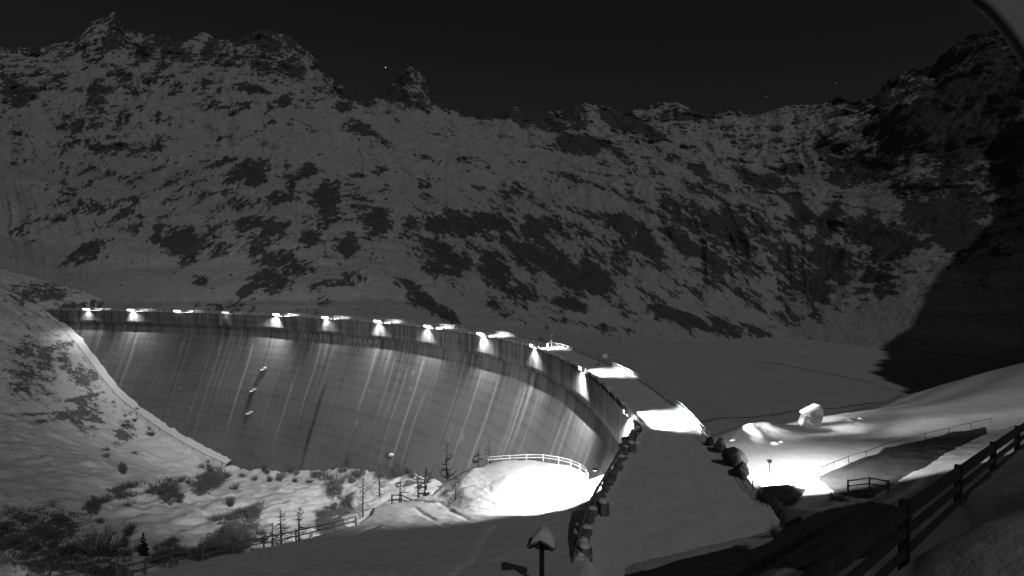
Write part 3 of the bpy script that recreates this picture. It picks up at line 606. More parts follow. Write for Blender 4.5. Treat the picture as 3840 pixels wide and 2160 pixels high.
# the nearest one also floods the valley and the left abutment
P, T_, N = crest(np.array(U12 + 1.2))
L = empty('floodlight', (P[0], P[1], .35), math.atan2(T_[1], T_[0])); tag(L, 'floodlight on the near dam parapet aimed down the valley', 'floodlight')
MB().tube([(0, .1, -.1), (0, .05, 1.0), (0, -.7, 1.2)], .05).build('bracket', 'dark_steel', L)
MB().box((0, -.95, 1.15), (.7, .4, .5)).build('housing', 'dark_steel', L); MB().box((0, -1.16, 1.12), (.6, .04, .4)).build('diffuser', 'lamp_glass', L)
light('flood_light', 'SPOT', L, (0, -1.25, 1.1), (-.86, -.52, -.27), 540000, spot_size=R(64), spot_blend=1.0, shadow_soft_size=.15)

# ---------------------------------------------------------------- railings along the crest
def frame(u): P, T_, N = crest(np.array(u)); return P, T_, N
def railing(name, label, u0, u1, offs, ups=False, step=2.3, bollards=False):
    r = empty(name, tuple((upstream(np.array([(u0 + u1) / 2]))[0] if ups else frame((u0 + u1) / 2)[0])) + (0.2,)); tag(r, label, 'railing')
    base = Vector(r.location)
    def pt(u, o, z):
        P, T_, N = frame(u)
        if ups: P = upstream(np.array([u]))[0]
        return Vector((P[0] + N[0] * o, P[1] + N[1] * o, z)) - base
    us = np.arange(u0, u1, step); near = us > LU[9] - 6
    far = MB()
    for j, u in enumerate(us):
        m = MB() if near[j] else far
        a = pt(u, offs, -.1)
        if bollards and (j % 2 == 0):
            m.box((a.x, a.y, a.z + .55), (.42, .42, 1.15), Matrix.Rotation(rng.uniform(0, 1), 3, 'Z'), .8)
        else: m.tube([a, a + Vector((0, 0, 1.15))], .05, 5)
        if near[j]:
            o = m.build('bollard' if bollards and j % 2 == 0 else 'post', 'stone' if bollards and j % 2 == 0 else 'steel', r)
            if bollards and j % 2 == 0: inst('snow_cap', SNOWCAP[j % 3], o, (a.x, a.y, a.z + 1.1), (.26, .26, .22))
    if far.v: o = far.build('far_posts', 'grey_wood', r); o['kind'] = 'stuff'
    for z in ((.55, .95) if not bollards else (.75,)):
        MB().tube([pt(u, offs, z) for u in np.linspace(u0, u1, int((u1 - u0) / 2.5))], .06, 5).build('rail', 'steel', r)
railing('crest_railing', 'stone bollards and rail along the valley-side edge of the dam crest', 26, U12 - 1.5, -.25, bollards=True)
railing('crest_railing', 'two-rail metal railing along the lake-side edge of the dam crest', 26, U12 + 13, .15, ups=True)

# weather mast on the crest
P = onz(2068, 1312, 0); m_ = empty('weather_mast', (P[0], P[1], .2)); tag(m_, 'small weather mast with sensors standing on the dam crest', 'mast')
MB().tube([(0, 0, 0), (0, 0, 3.2)], [.07, .05], 6).build('pole', 'steel', m_); MB().tube([(0, 0, 3.0), (0, 0, 3.6)], .22, 8).build('sensor', 'letter_metal', m_)
MB().box((-.9, 0, .9), (.5, .4, .8)).build('cabinet', 'letter_metal', m_); MB().tube([(-.9, 0, 1.2), (0, 0, 1.6), (1.3, 0, 1.3)], .05).build('arm', 'steel', m_)
# cabinet and pole beyond the bend
P = onz(2268, 1376, 0); c_ = empty('control_cabinet', (P[0], P[1], .2), .3); tag(c_, 'grey control cabinet on a post at the bend of the crest road', 'cabinet')
MB().tube([(0, 0, 0), (0, 0, 1.6)], .06).build('post', 'dark_steel', c_); MB().box((0, 0, 1.9), (.8, .4, .9)).build('box', 'letter_metal', c_); MB().box((0, -.22, 1.9), (.6, .04, .7)).build('door', 'steel', c_)
P = onz(2255, 1376, 0); c_ = empty('marker_pole', (P[0] - .5, P[1], .2)); tag(c_, 'thin dark marker pole next to the control cabinet', 'pole'); MB().tube([(0, 0, 0), (0, 0, 2.6)], [.05, .03]).build('pole', 'dark_steel', c_); MB().box((0, 0, 2.2), (.16, .03, .3)).build('plate', 'dark_steel', c_)

# ---------------------------------------------------------------- rough stone wall on the near left edge of the roadway
sw = empty('stone_wall', (9.6, 50.4, 0)); tag(sw, 'dark rough stone wall with log rails left of the near snowy road', 'wall')
us = np.arange(UEND - 5, CU[-1], .62)
for row in range(2):
    for j, u in enumerate(us):
        P, T_, N = frame(u + row * .3); sc = rng.uniform(.36, .56); o = rng.uniform(-.12, .12)
        if row == 1 and rng.random() < .35: continue
        st = inst('stone', STONES[rng.integers(5)], sw, (P[0] + N[0] * o - 9.6, P[1] + N[1] * o - 50.4, .05 + row * .42 + rng.uniform(-.08, .08)), (sc * 1.15, sc, sc * .85), tuple(rng.uniform(0, 6, 3)))
        if row == 1 and rng.random() < .22: inst('snow_cap', SNOWCAP[rng.integers(3)], sw, (P[0] - 9.6, P[1] - 50.4, .72), (.4, .35, .3), (0, 0, rng.uniform(0, 6)))
for (px, py, h) in ((2368, 1700, 1.15), (2262, 1935, 1.15), (2194, 2112, 1.15)):
    P = onz(px, py, 0); b = MB().box((P[0] - 9.6, P[1] - 50.4, h / 2 - .1), (.72, .72, h), Matrix.Rotation(.3, 3, 'Z'), .92).build('pillar', 'stone', sw)
    inst('snow_cap', SNOWCAP[0], b, (P[0] - 9.6, P[1] - 50.4, h - .08), (.42, .42, .42))
for k_, (a, b) in enumerate(((CU[-1] - 31, CU[-1] - 22), (CU[-1] - 23, CU[-1] - 13), (CU[-1] - 14, CU[-1] - 4))):
    for z, o in ((.95, .3), (.55, .42)):
        pts = []
        for u in np.linspace(a, b, 6):
            P, T_, N = frame(u); pts.append((P[0] + N[0] * o - 9.6, P[1] + N[1] * o - 50.4, z + .05 * math.sin(u * 3)))
        MB().tube(pts, [.10, .09, .09, .08, .08, .07], 7).build('log_rail', 'grey_wood', sw)

# ---------------------------------------------------------------- boulders
def boulder(name, px, py, Y, r, label, sc=(1, 1, 1), mat='dark_stone', sub=2, cap=0, rz=0, seed=0, group=None, cuts=11, lift=.55, tilt=0):
    P = at(px, py, Y); e = empty(name, (P[0], P[1], P[2]), rz); tag(e, label, 'boulder', group)
    o = inst('rock', fresh(rock_mesh('rock', sub, 400 + seed, .5, cuts), mat), e, (0, 0, r * sc[2] * lift), (r * sc[0], r * sc[1], r * sc[2]), (tilt, tilt * .5, 0))
    if cap: inst('snow_cap', SNOWCAP[seed % 3], e, (0, 0, r * sc[2] * (lift + .72)), (r * sc[0] * cap, r * sc[1] * cap, r * .35))
    return e
boulder('boulder', 2352, 1668, 57.5, .6, 'dark rounded boulder beside the snow-capped pillar left of the road', seed=1)
boulder('boulder', 2338, 1700, 55.5, .7, 'dark boulder at the upper end of the stone wall, below a rounder one', (1, .9, 1.1), seed=2)
boulder('boulder', 2286, 1790, 49.5, .45, 'dark upright boulder halfway along the stone wall', (1, .8, 1.3), seed=3)
boulder('boulder', 2660, 1672, 57, .62, 'dark rounded boulder at the lake-side road edge, farthest of the group', seed=4)
boulder('boulder', 2702, 1690, 55, .8, 'dark tall rounded boulder right of a white gap at the road edge', (1, .9, 1.15), seed=5)
boulder('boulder', 2750, 1745, 51, 1.25, 'large dark boulder overhanging the lake-side road edge', (1.1, .9, 1), seed=6)
boulder('boulder', 2778, 1800, 48.5, 1.05, 'dark boulder nearest the road railing on the lake side', (.9, .9, 1.2), seed=7)
boulder('boulder', 2890, 1905, 42.5, .95, 'dark rugged boulder where the road railing ends', (1, 1, .9), seed=8)
boulder('boulder', 2950, 1880, 43, 1.4, 'long low dark rock at the near edge of the lit snow', (1.5, .8, .62), seed=9, cap=0)
boulder('boulder', 3020, 1838, 44.5, 1.25, 'flat dark snow-edged rock under the bank fence end', (1.5, .8, .5), seed=10)
boulder('boulder', 2905, 1935, 41.5, .4, 'small dark stone below the end of the road railing', seed=11)
P = at(3032, 1620, 67); e_ = empty('standing_boulder', (P[0], P[1], bank_z(P[0], P[1]) - .3)); tag(e_, 'large pale slab of rock standing upright on the lit snow by the lake', 'boulder')
ol = [(-1.30, -.3), (-1.25, .55), (-.98, 1.55), (-.72, 1.85), (.35, 2.45), (1.0, 2.75), (1.28, 2.70), (1.42, 2.35), (1.30, 1.3), (1.15, .2), (1.1, -.3)]
bm = bmesh.new(); fr = [bm.verts.new((x, -.75 + .12 * math.sin(3 * x), z)) for x, z in ol]; bm.faces.new(fr)
ex = bmesh.ops.extrude_face_region(bm, geom=bm.faces[:])
for v in [g_ for g_ in ex['geom'] if isinstance(g_, bmesh.types.BMVert)]: v.co.y += 1.5; v.co.x = v.co.x * .85 + .15; v.co.z = v.co.z * .95
bmesh.ops.bevel(bm, geom=bm.edges[:], offset=.12, segments=1, affect='EDGES'); bmesh.ops.triangulate(bm, faces=bm.faces[:]); bmesh.ops.subdivide_edges(bm, edges=bm.edges[:], cuts=2)
for v in bm.verts: d_ = float(fbm(v.co.x * 1.3, v.co.y * 1.3, v.co.z * 1.3, 4, 77)); v.co += Vector((.10, .22, .08)) * d_
bmesh.ops.recalc_face_normals(bm, faces=bm.faces); me = bpy.data.meshes.new('slab'); bm.to_mesh(me); bm.free(); link_mesh('slab', me, 'boulder_stone', e_)
MB().box((.1, .1, 2.42), (2.3, .9, .22), Matrix.Rotation(-R(27), 3, 'Y'), .8).build('snow_ledge', 'snow_clean', e_)
# right-hand railing of the near road
def rail_run(name, label, pts, h, rails, mat='steel', pr=.035, cat='railing', parent_z=0, group=None, post_mat=None, sides=5):
    c = np.mean(np.array(pts), 0); r = empty(name, tuple(c)); tag(r, label, cat, group)
    q = [Vector(p) - Vector(c) for p in pts]
    for a in q: MB().tube([a + Vector((0, 0, -.4)), a + Vector((0, 0, h))], pr * 1.2, sides).build('post', post_mat or mat, r)
    for z in rails: MB().tube([a + Vector((0, 0, z)) for a in q], pr, sides).build('rail', mat, r)
    return r
rail_run('road_railing', 'thin dark two-rail railing beside the near road, against bright snow', [tuple(onz(px, py, .15)) for px, py in ((2788, 1795), (2822, 1846), (2850, 1874), (2878, 1908))], 1.0, (.5, .97), 'dark_steel', .03)
rail_run('road_railing', 'short railing between the nearest lamp strip and the lake-side boulders', [tuple(onz(px, py, .2)) for px, py in ((2612, 1612), (2632, 1640), (2655, 1668))], 1.0, (.5, .97), 'steel', .04)
# railing round the lookout terrace
tp = []
for px, py, Y in ((1830, 1748, 64.2), (1912, 1741, 64.8), (1975, 1739, 65), (2037, 1741, 65), (2095, 1750, 64.2), (2140, 1764, 63.2), (2175, 1782, 61.9), (2197, 1806, 60.6), (2205, 1830, 59)):
    P = at(px, py, Y); tp.append((P[0], P[1], -4.1))
rail_run('terrace_railing', 'white rail fence curving round the floodlit snowy lookout terrace', tp, .72, (.38, .70), 'steel', .04)
# its lamp
P = at(2236, 1890, 53.6); L = empty('terrace_lamp', (P[0], P[1], -3.6)); tag(L, 'post lamp lighting the round lookout terrace beside the stone wall', 'lamp')
MB().tube([(0, 0, -1), (0, 0, 2.4)], .06).build('post', 'steel', L); MB().box((-.1, .1, 2.5), (.5, .4, .12)).build('hood', 'dark_steel', L); MB().box((-.14, .12, 2.42), (.36, .3, .05)).build('diffuser', 'lamp_glass', L)
light('terrace_light', 'SPOT', L, (-.2, .15, 2.3), (-.85, .5, -.36), 24000, spot_size=R(132), spot_blend=.5, shadow_soft_size=.05)
P = at(2228, 1905, 52.5); c_ = empty('marker_pole', (P[0], P[1], -4.2)); tag(c_, 'thin bent pole standing by the terrace lamp', 'pole'); MB().tube([(0, 0, -.3), (0, 0, 1.6), (.1, 0, 2.3)], [.04, .04, .03]).build('pole', 'dark_steel', c_); MB().tube([(.1, 0, 2.3), (.25, 0, 2.5)], .05).build('tip', 'dark_steel', c_)
# lamp behind the boulders on the lake side
P = at(2845, 1835, 47.5); L = empty('bank_lamp', (21.0, 45.2, -1.0)); tag(L, 'low lamp behind the boulders lighting the snow bank by the lake', 'lamp')
MB().tube([(0, 0, -.5), (0, 0, 3.5)], .035).build('post', 'letter_metal', L); MB().box((0, 0, 3.6), (.3, .3, .2)).build('head', 'letter_metal', L); MB().box((.16, 0, 3.58), (.03, .26, .16)).build('diffuser', 'lamp_glass', L)
light('bank_light', 'SPOT', L, (.3, .1, 3.6), (1, .25, -.35), 11000, spot_size=R(166), spot_blend=.35, shadow_soft_size=.06)

# ---------------------------------------------------------------- signpost with a small snow-covered roof
P = at(2032, 2195, 28); gz0 = slope_z(P[0], P[1]); sg = empty('signpost', (P[0], P[1], gz0), R(-12)); tag(sg, 'wooden signpost with a little gabled roof under thick snow', 'signpost')
hz = CAMZ - (2040 - 1020) / F * 28 - gz0
MB().box((0, 0, hz / 2 - .2), (.22, .22, hz + .4), taper=.92).build('post', 'dark_wood', sg); MB().box((-.15, -.03, hz / 2 - .2), (.05, .10, hz)).build('edge_strip', 'letter_metal', sg)
for s_ in (-1, 1):
    MB().box((s_ * .34, 0, hz + .0), (.86, .95, .06), Matrix.Rotation(s_ * R(28), 3, 'Y')).build('roof_board', 'grey_wood', sg)
    MB().box((s_ * .3, -.36, hz - .12), (.72, .05, .1), Matrix.Rotation(s_ * R(28), 3, 'Y')).build('barge_board', 'dark_wood', sg)
MB().box((0, .05, hz - .32), (.7, .06, .34)).build('sign_board', 'grey_wood', sg)
bm = bmesh.new(); n_ = 14
for i in range(n_ + 1):
    x = -.52 + 1.22 * i / n_
    for j in range(9):
        y = -.45 + .9 * j / 8; ed = min(1, 4 * min(i / n_, 1 - i / n_) + .0) ** .5 * min(1, 5 * min(j / 8, 1 - j / 8)) ** .5
        bm.verts.new((x, y, hz + .22 - abs(x) * .5 + .03 + .40 * ed * (1 + .15 * math.sin(x * 5 + y * 3))))
bm.verts.ensure_lookup_table()
for i in range(n_):
    for j in range(8): bm.faces.new([bm.verts[a] for a in (i*9+j, (i+1)*9+j, (i+1)*9+j+1, i*9+j+1)])
ext = bmesh.ops.extrude_face_region(bm, geom=bm.faces[:])
for v in [g_ for g_ in ext['geom'] if isinstance(g_, bmesh.types.BMVert)]: v.co.z = hz + .24 - abs(v.co.x) * .52
bmesh.ops.recalc_face_normals(bm, faces=bm.faces); me = bpy.data.meshes.new('snow_cap'); bm.to_mesh(me); bm.free()
link_mesh('snow_cap', me, 'snow_clean', sg, smooth=True)

# ---------------------------------------------------------------- wooden fence along the edge of the front slope
fp = []
for px, py, Y in ((440, 2178, 25.2), (545, 2152, 27), (640, 2132, 28.6), (760, 2106, 30.8), (875, 2082, 33), (990, 2056, 35.3), (1110, 2030, 37.8), (1254, 1992, 42), (1335, 1970, 44.6)):
    P = at(px, py, Y); fp.append((P[0], P[1], slope_z(P[0], P[1]) - .1))
rail_run('edge_fence', 'weathered wooden fence along the lower left edge of the front snow slope', fp, .95, (.5, .85), 'grey_wood', .05, 'fence')
fp = [(lambda P: (P[0], P[1], slope_z(P[0], P[1]) - .1))(at(px, py, Y)) for px, py, Y in ((1470, 1886, 52.4), (1505, 1878, 53.4), (1540, 1868, 54.6), (1590, 1856, 56.2))]
rail_run('edge_fence', 'short dark wooden fence among bare larches above the valley', fp, 1.0, (.5, .92), 'dark_wood', .05, 'fence')
# fences on the right bank
fp = []
for px, py in ((3010, 1815), (3060, 1793), (3126, 1762), (3182, 1739), (3247, 1718), (3309, 1695), (3390, 1672), (3470, 1650), (3560, 1628), (3640, 1607), (3715, 1590)):
    best = min(np.arange(25, 110, .5), key=lambda Y: abs(at(px, py, Y)[2] - bank_z(*at(px, py, Y)[:2]))); P = at(px, py, best); fp.append((P[0], P[1], bank_z(P[0], P[1])))
rail_run('bank_fence', 'thin metal fence climbing the right-hand snow bank above the lit snow', fp, .62, (.6,), 'dark_steel', .028, 'fence')
fp = []
for px, py in ((3180, 1840), (3260, 1832), (3330, 1850)):
    best = min(np.arange(20, 60, .5), key=lambda Y: abs(at(px, py, Y)[2] - bank_z(*at(px, py, Y)[:2]))); P = at(px, py, best); fp.append((P[0], P[1], bank_z(P[0], P[1])))
rail_run('bank_fence', 'short dark wooden fence half buried in the shaded right bank', fp, .8, (.35, .72), 'dark_wood', .045, 'fence')

# ---------------------------------------------------------------- iron steps on the dam face, snow on their landings
ia = empty('inspection_ladder', (0, 0, -20)); 
def face_pt(px, py):
    e, x, y, z, N = foot(px, py); return Vector((x, y, z)), N
c0, N0 = face_pt(955, 1450); ia.location = c0; tag(ia, 'dark inspection ladder with three snowy landings on the dam face', 'ladder')
prev = None
for a, b in (((990, 1388), (958, 1445)), ((950, 1468), (930, 1535)), ((938, 1552), (920, 1585))):
    pa, na = face_pt(*a); pb, nb = face_pt(*b); o3 = Vector((na[0], na[1], 0)) * .5
    MB().tube([pa - c0 + o3, pb - c0 + o3], .55, 4).build('ladder_cage', 'dark_steel', ia)
    lp = pa - c0 + o3 * 1.6; MB().box(lp, (2.2, 1.6, .2)).build('landing', 'dark_steel', ia); inst('snow_cap', SNOWCAP[0], ia, lp + Vector((0, 0, .1)), (1.1, .9, 1.0)); inst('snow_cap', SNOWCAP[1], ia, lp + Vector((1.0, 0, .9)), (.9, .7, .7))
pa, na = face_pt(1472, 1702); og = empty('outlet_ledge', pa); tag(og, 'small snow-covered outlet ledge low on the dam face', 'ledge')
MB().box((na[0] * .4, na[1] * .4, -.3), (1.8, 1.4, .3)).build('slab', 'concrete_rough', og); inst('snow_cap', SNOWCAP[2], og, (na[0] * .5, na[1] * .5, -.1), (.9, .6, .9)); MB().tube([(0, 0, -.8), (na[0] * 1.2, na[1] * 1.2, -.9)], .35, 8).build('outlet_pipe', 'dark_steel', og)

# ---------------------------------------------------------------- trees and shrubs
def larch(seed, h):
    r = random.Random(seed); tr = MB(); cr = MB(); lean = (r.uniform(-.04, .04), r.uniform(-.04, .04))
    tr.tube([(lean[0] * h * t * t, lean[1] * h * t * t, h * t) for t in np.linspace(0, 1, 9)], [h * .024 * (1 - t) + .02 for t in np.linspace(0, 1, 9)], 6)
    for k in range(64):
        if r.random() < .10: continue
        t = .14 + .84 * k / 64 + r.uniform(-.03, .03); L = h * (.31 * (1 - t) ** .75 + .03) * r.choice((.5, .8, 1.0, 1.2)); an = r.uniform(0, 6.283); up = r.uniform(-.35, .25)
        c, s = math.cos(an), math.sin(an); b = Vector((lean[0] * h * t * t, lean[1] * h * t * t, h * t))
        pts = [b + Vector((c * L * q, s * L * q, L * (up * q - .25 * q * (1 - q) + .12 * q ** 3))) for q in (0, .35, .7, 1)]
        cr.tube(pts, [.042 * h / 6, .032 * h / 6, .024 * h / 6, .012], 4, False)
        for q in (.3, .45, .6, .75, .9):
            p0 = b + Vector((c * L * q, s * L * q, L * (up * q - .25 * q * (1 - q) + .12 * q ** 3))); aa = an + r.choice((-1, 1)) * r.uniform(.5, 1.1); l = L * r.uniform(.15, .34)
            cr.tube([p0, p0 + Vector((math.cos(aa) * l, math.sin(aa) * l, r.uniform(-.25, .15) * l))], [.028 * h / 6, .010], 3, False)
    cr.tube([(lean[0] * h * t * t, lean[1] * h * t * t, h * t) for t in np.linspace(.08, .99, 9)], .012, 4)
    return tr.mesh('trunk'), cr.mesh('branches')
LAR = [larch(70 + i, 7.0) for i in range(5)]
for a, b in LAR: a.materials.append(MATS['bark']); b.materials.append(MATS['twig'])
def larch_at(px_top, py_top, py_base, Y, label, i):
    pt, pb = at(px_top, py_top, Y), at(px_top, py_base, Y); gz_ = max(valley_z(pb[0], pb[1]), slope_z(pb[0], pb[1]) if (-45 < pb[0] < 11 and 10 < pb[1] < 73) else -99)
    base = min(gz_ - .1, pb[2]); h = pt[2] - base
    e = empty('larch_tree', (pb[0], pb[1], base), i * 1.3); tag(e, label, 'larch tree', 'bare larch trees below the dam'); e.scale = (1, 1, 1)
    s = h / 7.0; ws = min(s, 1.25) if h > 9 else s
    for nme, me in zip(('trunk', 'branches'), LAR[i % 5]): inst(nme, me, e, (0, 0, 0), (ws, ws, s))
for i, (x, yt, yb, Y, lab) in enumerate([
    (1021, 1955, 2087, 58, 'bare larch, leftmost of the cluster of four above the slope fence'), (1055, 1904, 2079, 60, 'bare thin larch, second of the cluster of four above the slope fence'), (1121, 1898, 2060, 60, 'tallest bare larch of the cluster of four above the slope fence'), (1164, 1985, 2049, 60, 'small bare larch, right end of the cluster of four above the slope fence'),
    (758, 2015, 2147, 50, 'bare larch with its trunk crossing the lower left fence'), (1494, 1795, 1880, 66, 'bare drooping larch in front of the bright snow patch in the valley'), (1570, 1768, 1845, 68, 'bare larch left of the sturdier one behind the short fence'), (1589, 1748, 1838, 66, 'sturdier bare larch at the right end of the short fence'),
    (1673, 1655, 1800, 72, 'tall bare larch standing out against the dam left of the terrace'), (1709, 1785, 1868, 54, 'small larch on the front slope left of the floodlit snow'), (1787, 1680, 1755, 72, 'faint bare larch behind the left end of the terrace'), (1836, 1650, 1745, 74, 'bare larch behind the left end of the terrace railing'), (1423, 1680, 1790, 150, 'tall bare larch at the dam foot above the bright valley snow'),
    (870, 2020, 2120, 62, 'bare larch among dark scrub left of the cluster of four'), (1360, 1760, 1830, 140, 'small bare larch at the left edge of the bright valley snow')]): larch_at(x, yt, yb, Y, lab, i)
def spruce(seed, h):
    r = random.Random(seed); tr = MB(); tr.tube([(0, 0, 0), (0, 0, h)], [h * .022, .01], 6); V, Fc = [], []
    for k in range(620):
        t = r.random() ** .8 * .97 + .03; L = h * .24 * (1 - t) ** .85 * r.uniform(.5, 1.1) + .05; an = r.uniform(0, 6.283); z = h * t; c, s = math.cos(an), math.sin(an)
        w = L * .20 + .03; d = r.uniform(.15, .5); q0 = r.uniform(0, .55); i = len(V)
        V += [(c * L * q0, s * L * q0, z - d * L * q0), (c * L * .7 - s * w, s * L * .7 + c * w, z - d * L * .7 - .05), (c * L, s * L, z - d * L), (c * L * .7 + s * w, s * L * .7 - c * w, z - d * L * .7 - .05), (c * L * .75, s * L * .75, z - d * L - w)]
        Fc += [(i, i+1, i+2, i+3), (i, i+4, i+2)]
    me = bpy.data.meshes.new('foliage'); me.from_pydata(V, [], Fc); me.update(); a = tr.mesh('trunk'); a.materials.append(MATS['bark']); me.materials.append(MATS['needles']); return a, me
SPR = spruce(5, 7.0)
for px, yt, yb, Y, lab in ((541, 1996, 2230, 55, 'dark bushy spruce, largest evergreen at the lower left'), (468, 2100, 2200, 58, 'small dark spruce left of the largest evergreen'), (640, 2060, 2230, 62, 'dark spruce right of the largest evergreen, partly behind the fence'), (930, 2075, 2130, 60, 'low dark spruce beside the slope fence below the scrub')):
    pt, pb = at(px, yt, Y), at(px, yb, Y); base = min(valley_z(pb[0], pb[1]), pb[2]); h = pt[2] - base
    e = empty('spruce_tree', (pb[0], pb[1], base), px); tag(e, lab, 'spruce tree', 'dark spruces at the lower left'); s = h / 7.0; w_ = min(s, 1.0)
    for nme, me in zip(('trunk', 'foliage'), SPR): inst(nme, me, e, (0, 0, 0), (w_, w_, s))
def shrub(seed, spread, n):
    r = random.Random(seed); m = MB()
    for k in range(n):
        an = r.uniform(0, 6.283); el = r.uniform(.35, 1.5); L = r.uniform(.5, 1.1); c, s = math.cos(an) * math.cos(el) * spread, math.sin(an) * math.cos(el) * spread; b = Vector((r.uniform(-.35, .35) * spread, r.uniform(-.35, .35) * spread, 0))
        mid = b + Vector((c * .5, s * .5, math.sin(el) * .6)) * L; end = b + Vector((c + r.uniform(-.2, .2), s + r.uniform(-.2, .2), math.sin(el))) * L
        m.tube([b, mid, end], [.03, .022, .01], 3, False)
        for q in range(3):
            t = r.uniform(.35, 1); p0 = b.lerp(end, t); m.tube([p0, p0 + Vector((r.uniform(-1, 1), r.uniform(-1, 1), r.uniform(-.2, .9))) * .28 * L], [.013, .005], 3, False)
    me = m.mesh('twigs'); me.materials.append(MATS['twig']); return me
SHR = [shrub(11, 1.0, 60), shrub(12, .8, 70), shrub(13, 1.3, 60)]
def hit_valley(px, py):
    Ys = np.arange(50, 260, 1.0); d = [at(px, py, Y)[2] - valley_z(*at(px, py, Y)[:2]) for Y in Ys]
    for Y, e in zip(Ys, d):
        if e <= 0: return at(px, py, Y)
    return at(px, py, 150)
def scatter(n, boxes, label, group, smin, smax, name='shrub'):
    for i in range(n):
        x0, x1, y0, y1 = boxes[i % len(boxes)]; P = hit_valley(rng.uniform(x0, x1), rng.uniform(y0, y1)); z = valley_z(P[0], P[1])
        o = inst(name, SHR[i % 3], None, (P[0], P[1], z - .1), (1, 1, 1), (0, 0, rng.uniform(0, 6.28))); s = rng.uniform(smin, smax); o.scale = (s, s, s * rng.uniform(.8, 1.3)); tag(o, label, 'shrub', group)
scatter(26, [(900, 1330, 1770, 1815), (1300, 1560, 1775, 1800)], 'bare leafless shrub in the line along the foot of the dam', 'shrubs along the dam foot', 1.4, 2.6)
scatter(26, [(800, 1010, 1890, 2060), (850, 960, 1920, 2040)], 'bare shrub in the dark thicket below the middle of the dam', 'shrubs of the middle thicket', 1.2, 2.2)
scatter(14, [(1200, 1280, 1900, 2000)], 'bare shrub in the small clump beside the bright valley snow', 'shrubs beside the bright snow', 1.1, 2.0)
scatter(26, [(720, 880, 1740, 1850), (600, 720, 1800, 1900)], 'bare shrub on the gully side below the end of the dam foot path', 'shrubs in the gully', 1.2, 2.2)
scatter(34, [(0, 500, 1880, 2150), (300, 640, 1980, 2150), (380, 600, 1500, 1720)], 'bare shrub scattered on the dim left hillside', 'shrubs on the left hillside', 1.0, 2.0)
for px, py, s_ in ((2902, 2012, .55), (2925, 1995, .4), (3130, 1885, .6), (3150, 1878, .45), (2795, 2062, .4), (2905, 1925, .5), (2880, 1905, .45)):
    best = min(np.arange(18, 60, .3), key=lambda Y: abs(at(px, py, Y)[2] - bank_z(*at(px, py, Y)[:2]))); P = at(px, py, best)
    o = inst('shrub', SHR[int(px) % 3], None, (P[0], P[1], bank_z(P[0], P[1]) - .05), (s_, s_, s_ * 1.2), (0, 0, px)); tag(o, 'small dark leafless shrub on the edge of the dark right-hand bank', 'shrub', 'shrubs on the right bank')
for px, py, s_ in ((2746, 1652, .3), (2777, 1651, .24), (2797, 1652, .2), (2870, 1645, .32), (2905, 1664, .36), (2925, 1660, .25), (3185, 1577, .35), (3228, 1572, .25)):
    best = min(np.arange(45, 90, .3), key=lambda Y: abs(at(px, py, Y)[2] - bank_z(*at(px, py, Y)[:2]))); P = at(px, py, best)
    o = inst('snowy_stone', SNOWCAP[int(px) % 3], None, (P[0], P[1], bank_z(P[0], P[1]) - .02), (s_ * 1.4, s_, s_ * 1.5), (0, 0, px)); tag(o, 'small snow-covered stone on the lit bank by the lake', 'stone', 'snowy stones on the lit bank')
w_ = np.clip(COV_VAL - .5, 0, .6) * (px_v > -50) * (px_v < 1500) * (py_v > 1720) * (py_v < 2200); w_ = (w_ / w_.sum()).ravel(); pick = rng.choice(w_.size, 15000, p=w_)
xi, yi = np.unravel_index(pick, COV_VAL.shape); bx0 = xs2[xi] + rng.uniform(-.4, .4, 15000); by0 = ys2[yi] + rng.uniform(-.4, .4, 15000); bz0 = Z_val[xi, yi]
hh = rng.uniform(.5, 2.0, 15000) * np.clip(Y_depth(xi, yi), .5, 1.2); an_ = rng.uniform(0, 6.283, 15000); le = rng.uniform(0, .6, 15000) * hh; wd_ = .05
b0 = np.stack([bx0, by0, bz0 - .1], -1); tp_ = b0 + np.stack([np.cos(an_) * le, np.sin(an_) * le, hh], -1); sx_ = np.stack([np.ones(15000) * wd_, np.zeros(15000), np.zeros(15000)], -1); sy_ = sx_[:, [1, 0, 2]]
VV = np.stack([b0 - sx_, b0 + sx_, b0 + sy_, tp_], 1).reshape(-1, 3); ii = np.arange(15000)[:, None] * 4
FF = np.concatenate([ii + [0, 1, 3], ii + [1, 2, 3], ii + [2, 0, 3]]); me = bpy.data.meshes.new('scrub'); me.from_pydata(VV.tolist(), [], FF.tolist()); me.update()
o = link_mesh('scrub', me, 'twig'); o['kind'] = 'stuff'; o['label'] = 'tangled leafless brush on the valley floor and hillside'; o['category'] = 'brush'
scatter(22, [(640, 1000, 2060, 2150)], 'bare shrub behind the lower left fence', 'shrubs behind the fence', .7, 1.3)

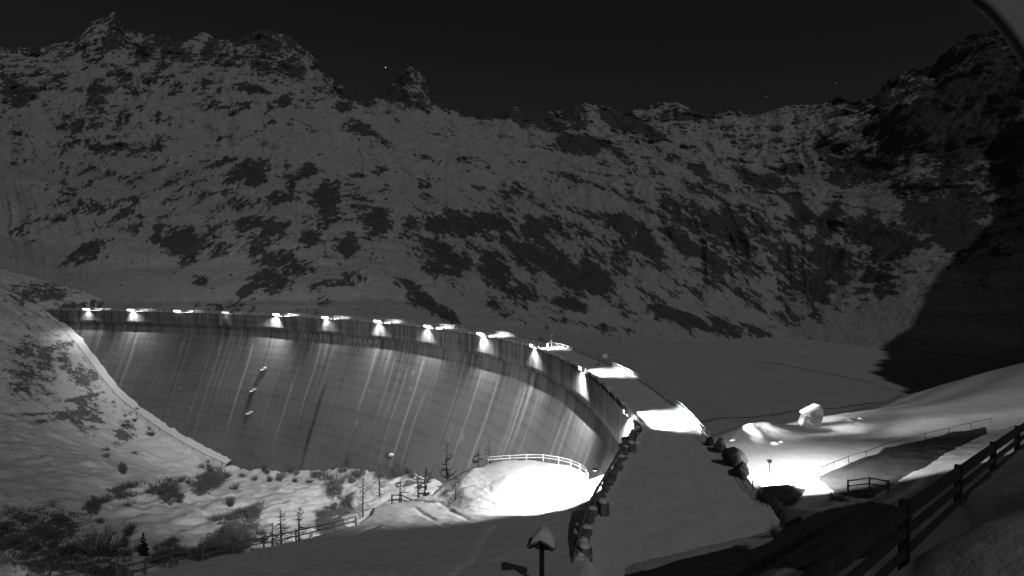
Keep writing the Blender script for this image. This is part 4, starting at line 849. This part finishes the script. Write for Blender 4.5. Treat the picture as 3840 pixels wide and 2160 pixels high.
# ---------------------------------------------------------------- dark plank fence close to the camera on the right
fq = []
for px, pt, pb, Y in ((2942, 2194, 2512, 7.6), (3390, 1878, 2080, 12.4), (3592, 1745, 1888, 17.2), (3722, 1658, 1772, 22.0), (3814, 1598, 1696, 25.4), (3895, 1545, 1628, 29.5), (3960, 1500, 1575, 33.5)):
    a, b = at(px, pb, Y), at(px, pt, Y); fq.append((Vector(a), b[2] - a[2]))
c_ = fq[2][0].copy(); nf = empty('plank_fence', c_); tag(nf, 'dark wooden plank fence close by in the lower right corner', 'fence')
for a, h_ in fq: MB().box(a - c_ + Vector((0, 0, h_ / 2 - .3)), (.2, .2, h_ + .6), Matrix.Rotation(.78, 3, 'Z')).build('post', 'dark_wood', nf)
for k_ in range(len(fq) - 1):
    (a, ha), (b, hb_) = fq[k_], fq[k_ + 1]
    for fr, wd in ((.86, .34), (.46, .18), (.08, .17)):
        A0 = a - c_ + Vector((-.08, -.12, ha * fr)); B0 = b - c_ + Vector((-.08, -.12, hb_ * fr)); v_ = B0 - A0
        MB().box((A0 + B0) / 2, (v_.length + .05, .07, wd), v_.to_track_quat('X', 'Z').to_matrix()).build('plank', 'dark_wood', nf)

# ---------------------------------------------------------------- rim of the camera housing's own hood; its bracket is added
hd_ = empty('camera_hood', tuple(at(3990, -60, 2.6))); tag(hd_, 'pale curved hood edge of the camera housing in the top right corner', 'hood')
hb = Vector(hd_.location); arc = [(3540, -90), (3610, -10), (3686, 48), (3748, 115), (3810, 200), (3860, 285), (3905, 380)]
MB().tube([Vector(at(x + 22, y - 20, 2.6)) - hb for x, y in arc], .030, 10).build('rim', 'painted_metal', hd_, smooth=True)
Vh = np.array([[np.array(at(x + 40 + s_ * 260, y - 36 - s_ * 200, 2.62 + s_ * .10)) - np.array(hb) for s_ in (0, .3, .6, 1)] for x, y in arc])
link_mesh('shell', grid_mesh('shell', Vh, 'painted_metal'), None, hd_); Q_ = Vector(at(4300, -150, 2.8)); MB().tube([Q_ - hb, Vector((Q_.x + .5, Q_.y, Q_.z)) - hb, Vector((Q_.x + .5, Q_.y, 11)) - hb], .05).build('bracket', 'dark_steel', hd_)  # the hood's bracket is added

# ---------------------------------------------------------------- stars
for px, py, r, mt, lab in ((1446, 253, 5.5, 'star_light', 'brightest star, in the dark sky above the pointed peak'), (2873, 362, 5, 'star_faint', 'faint star low over the right-hand ridge'), (3135, 312, 5, 'star_faint', 'faint star higher over the right-hand ridge'), (3264, 380, 5, 'star_faint', 'faint star left of the dark right-hand summit')):
    P = at(px, py, 6000); bm = bmesh.new(); bmesh.ops.create_icosphere(bm, subdivisions=1, radius=r); me = bpy.data.meshes.new('star'); bm.to_mesh(me); bm.free()
    tag(link_mesh('star', me, mt, None, tuple(P)), lab, 'star', 'stars')
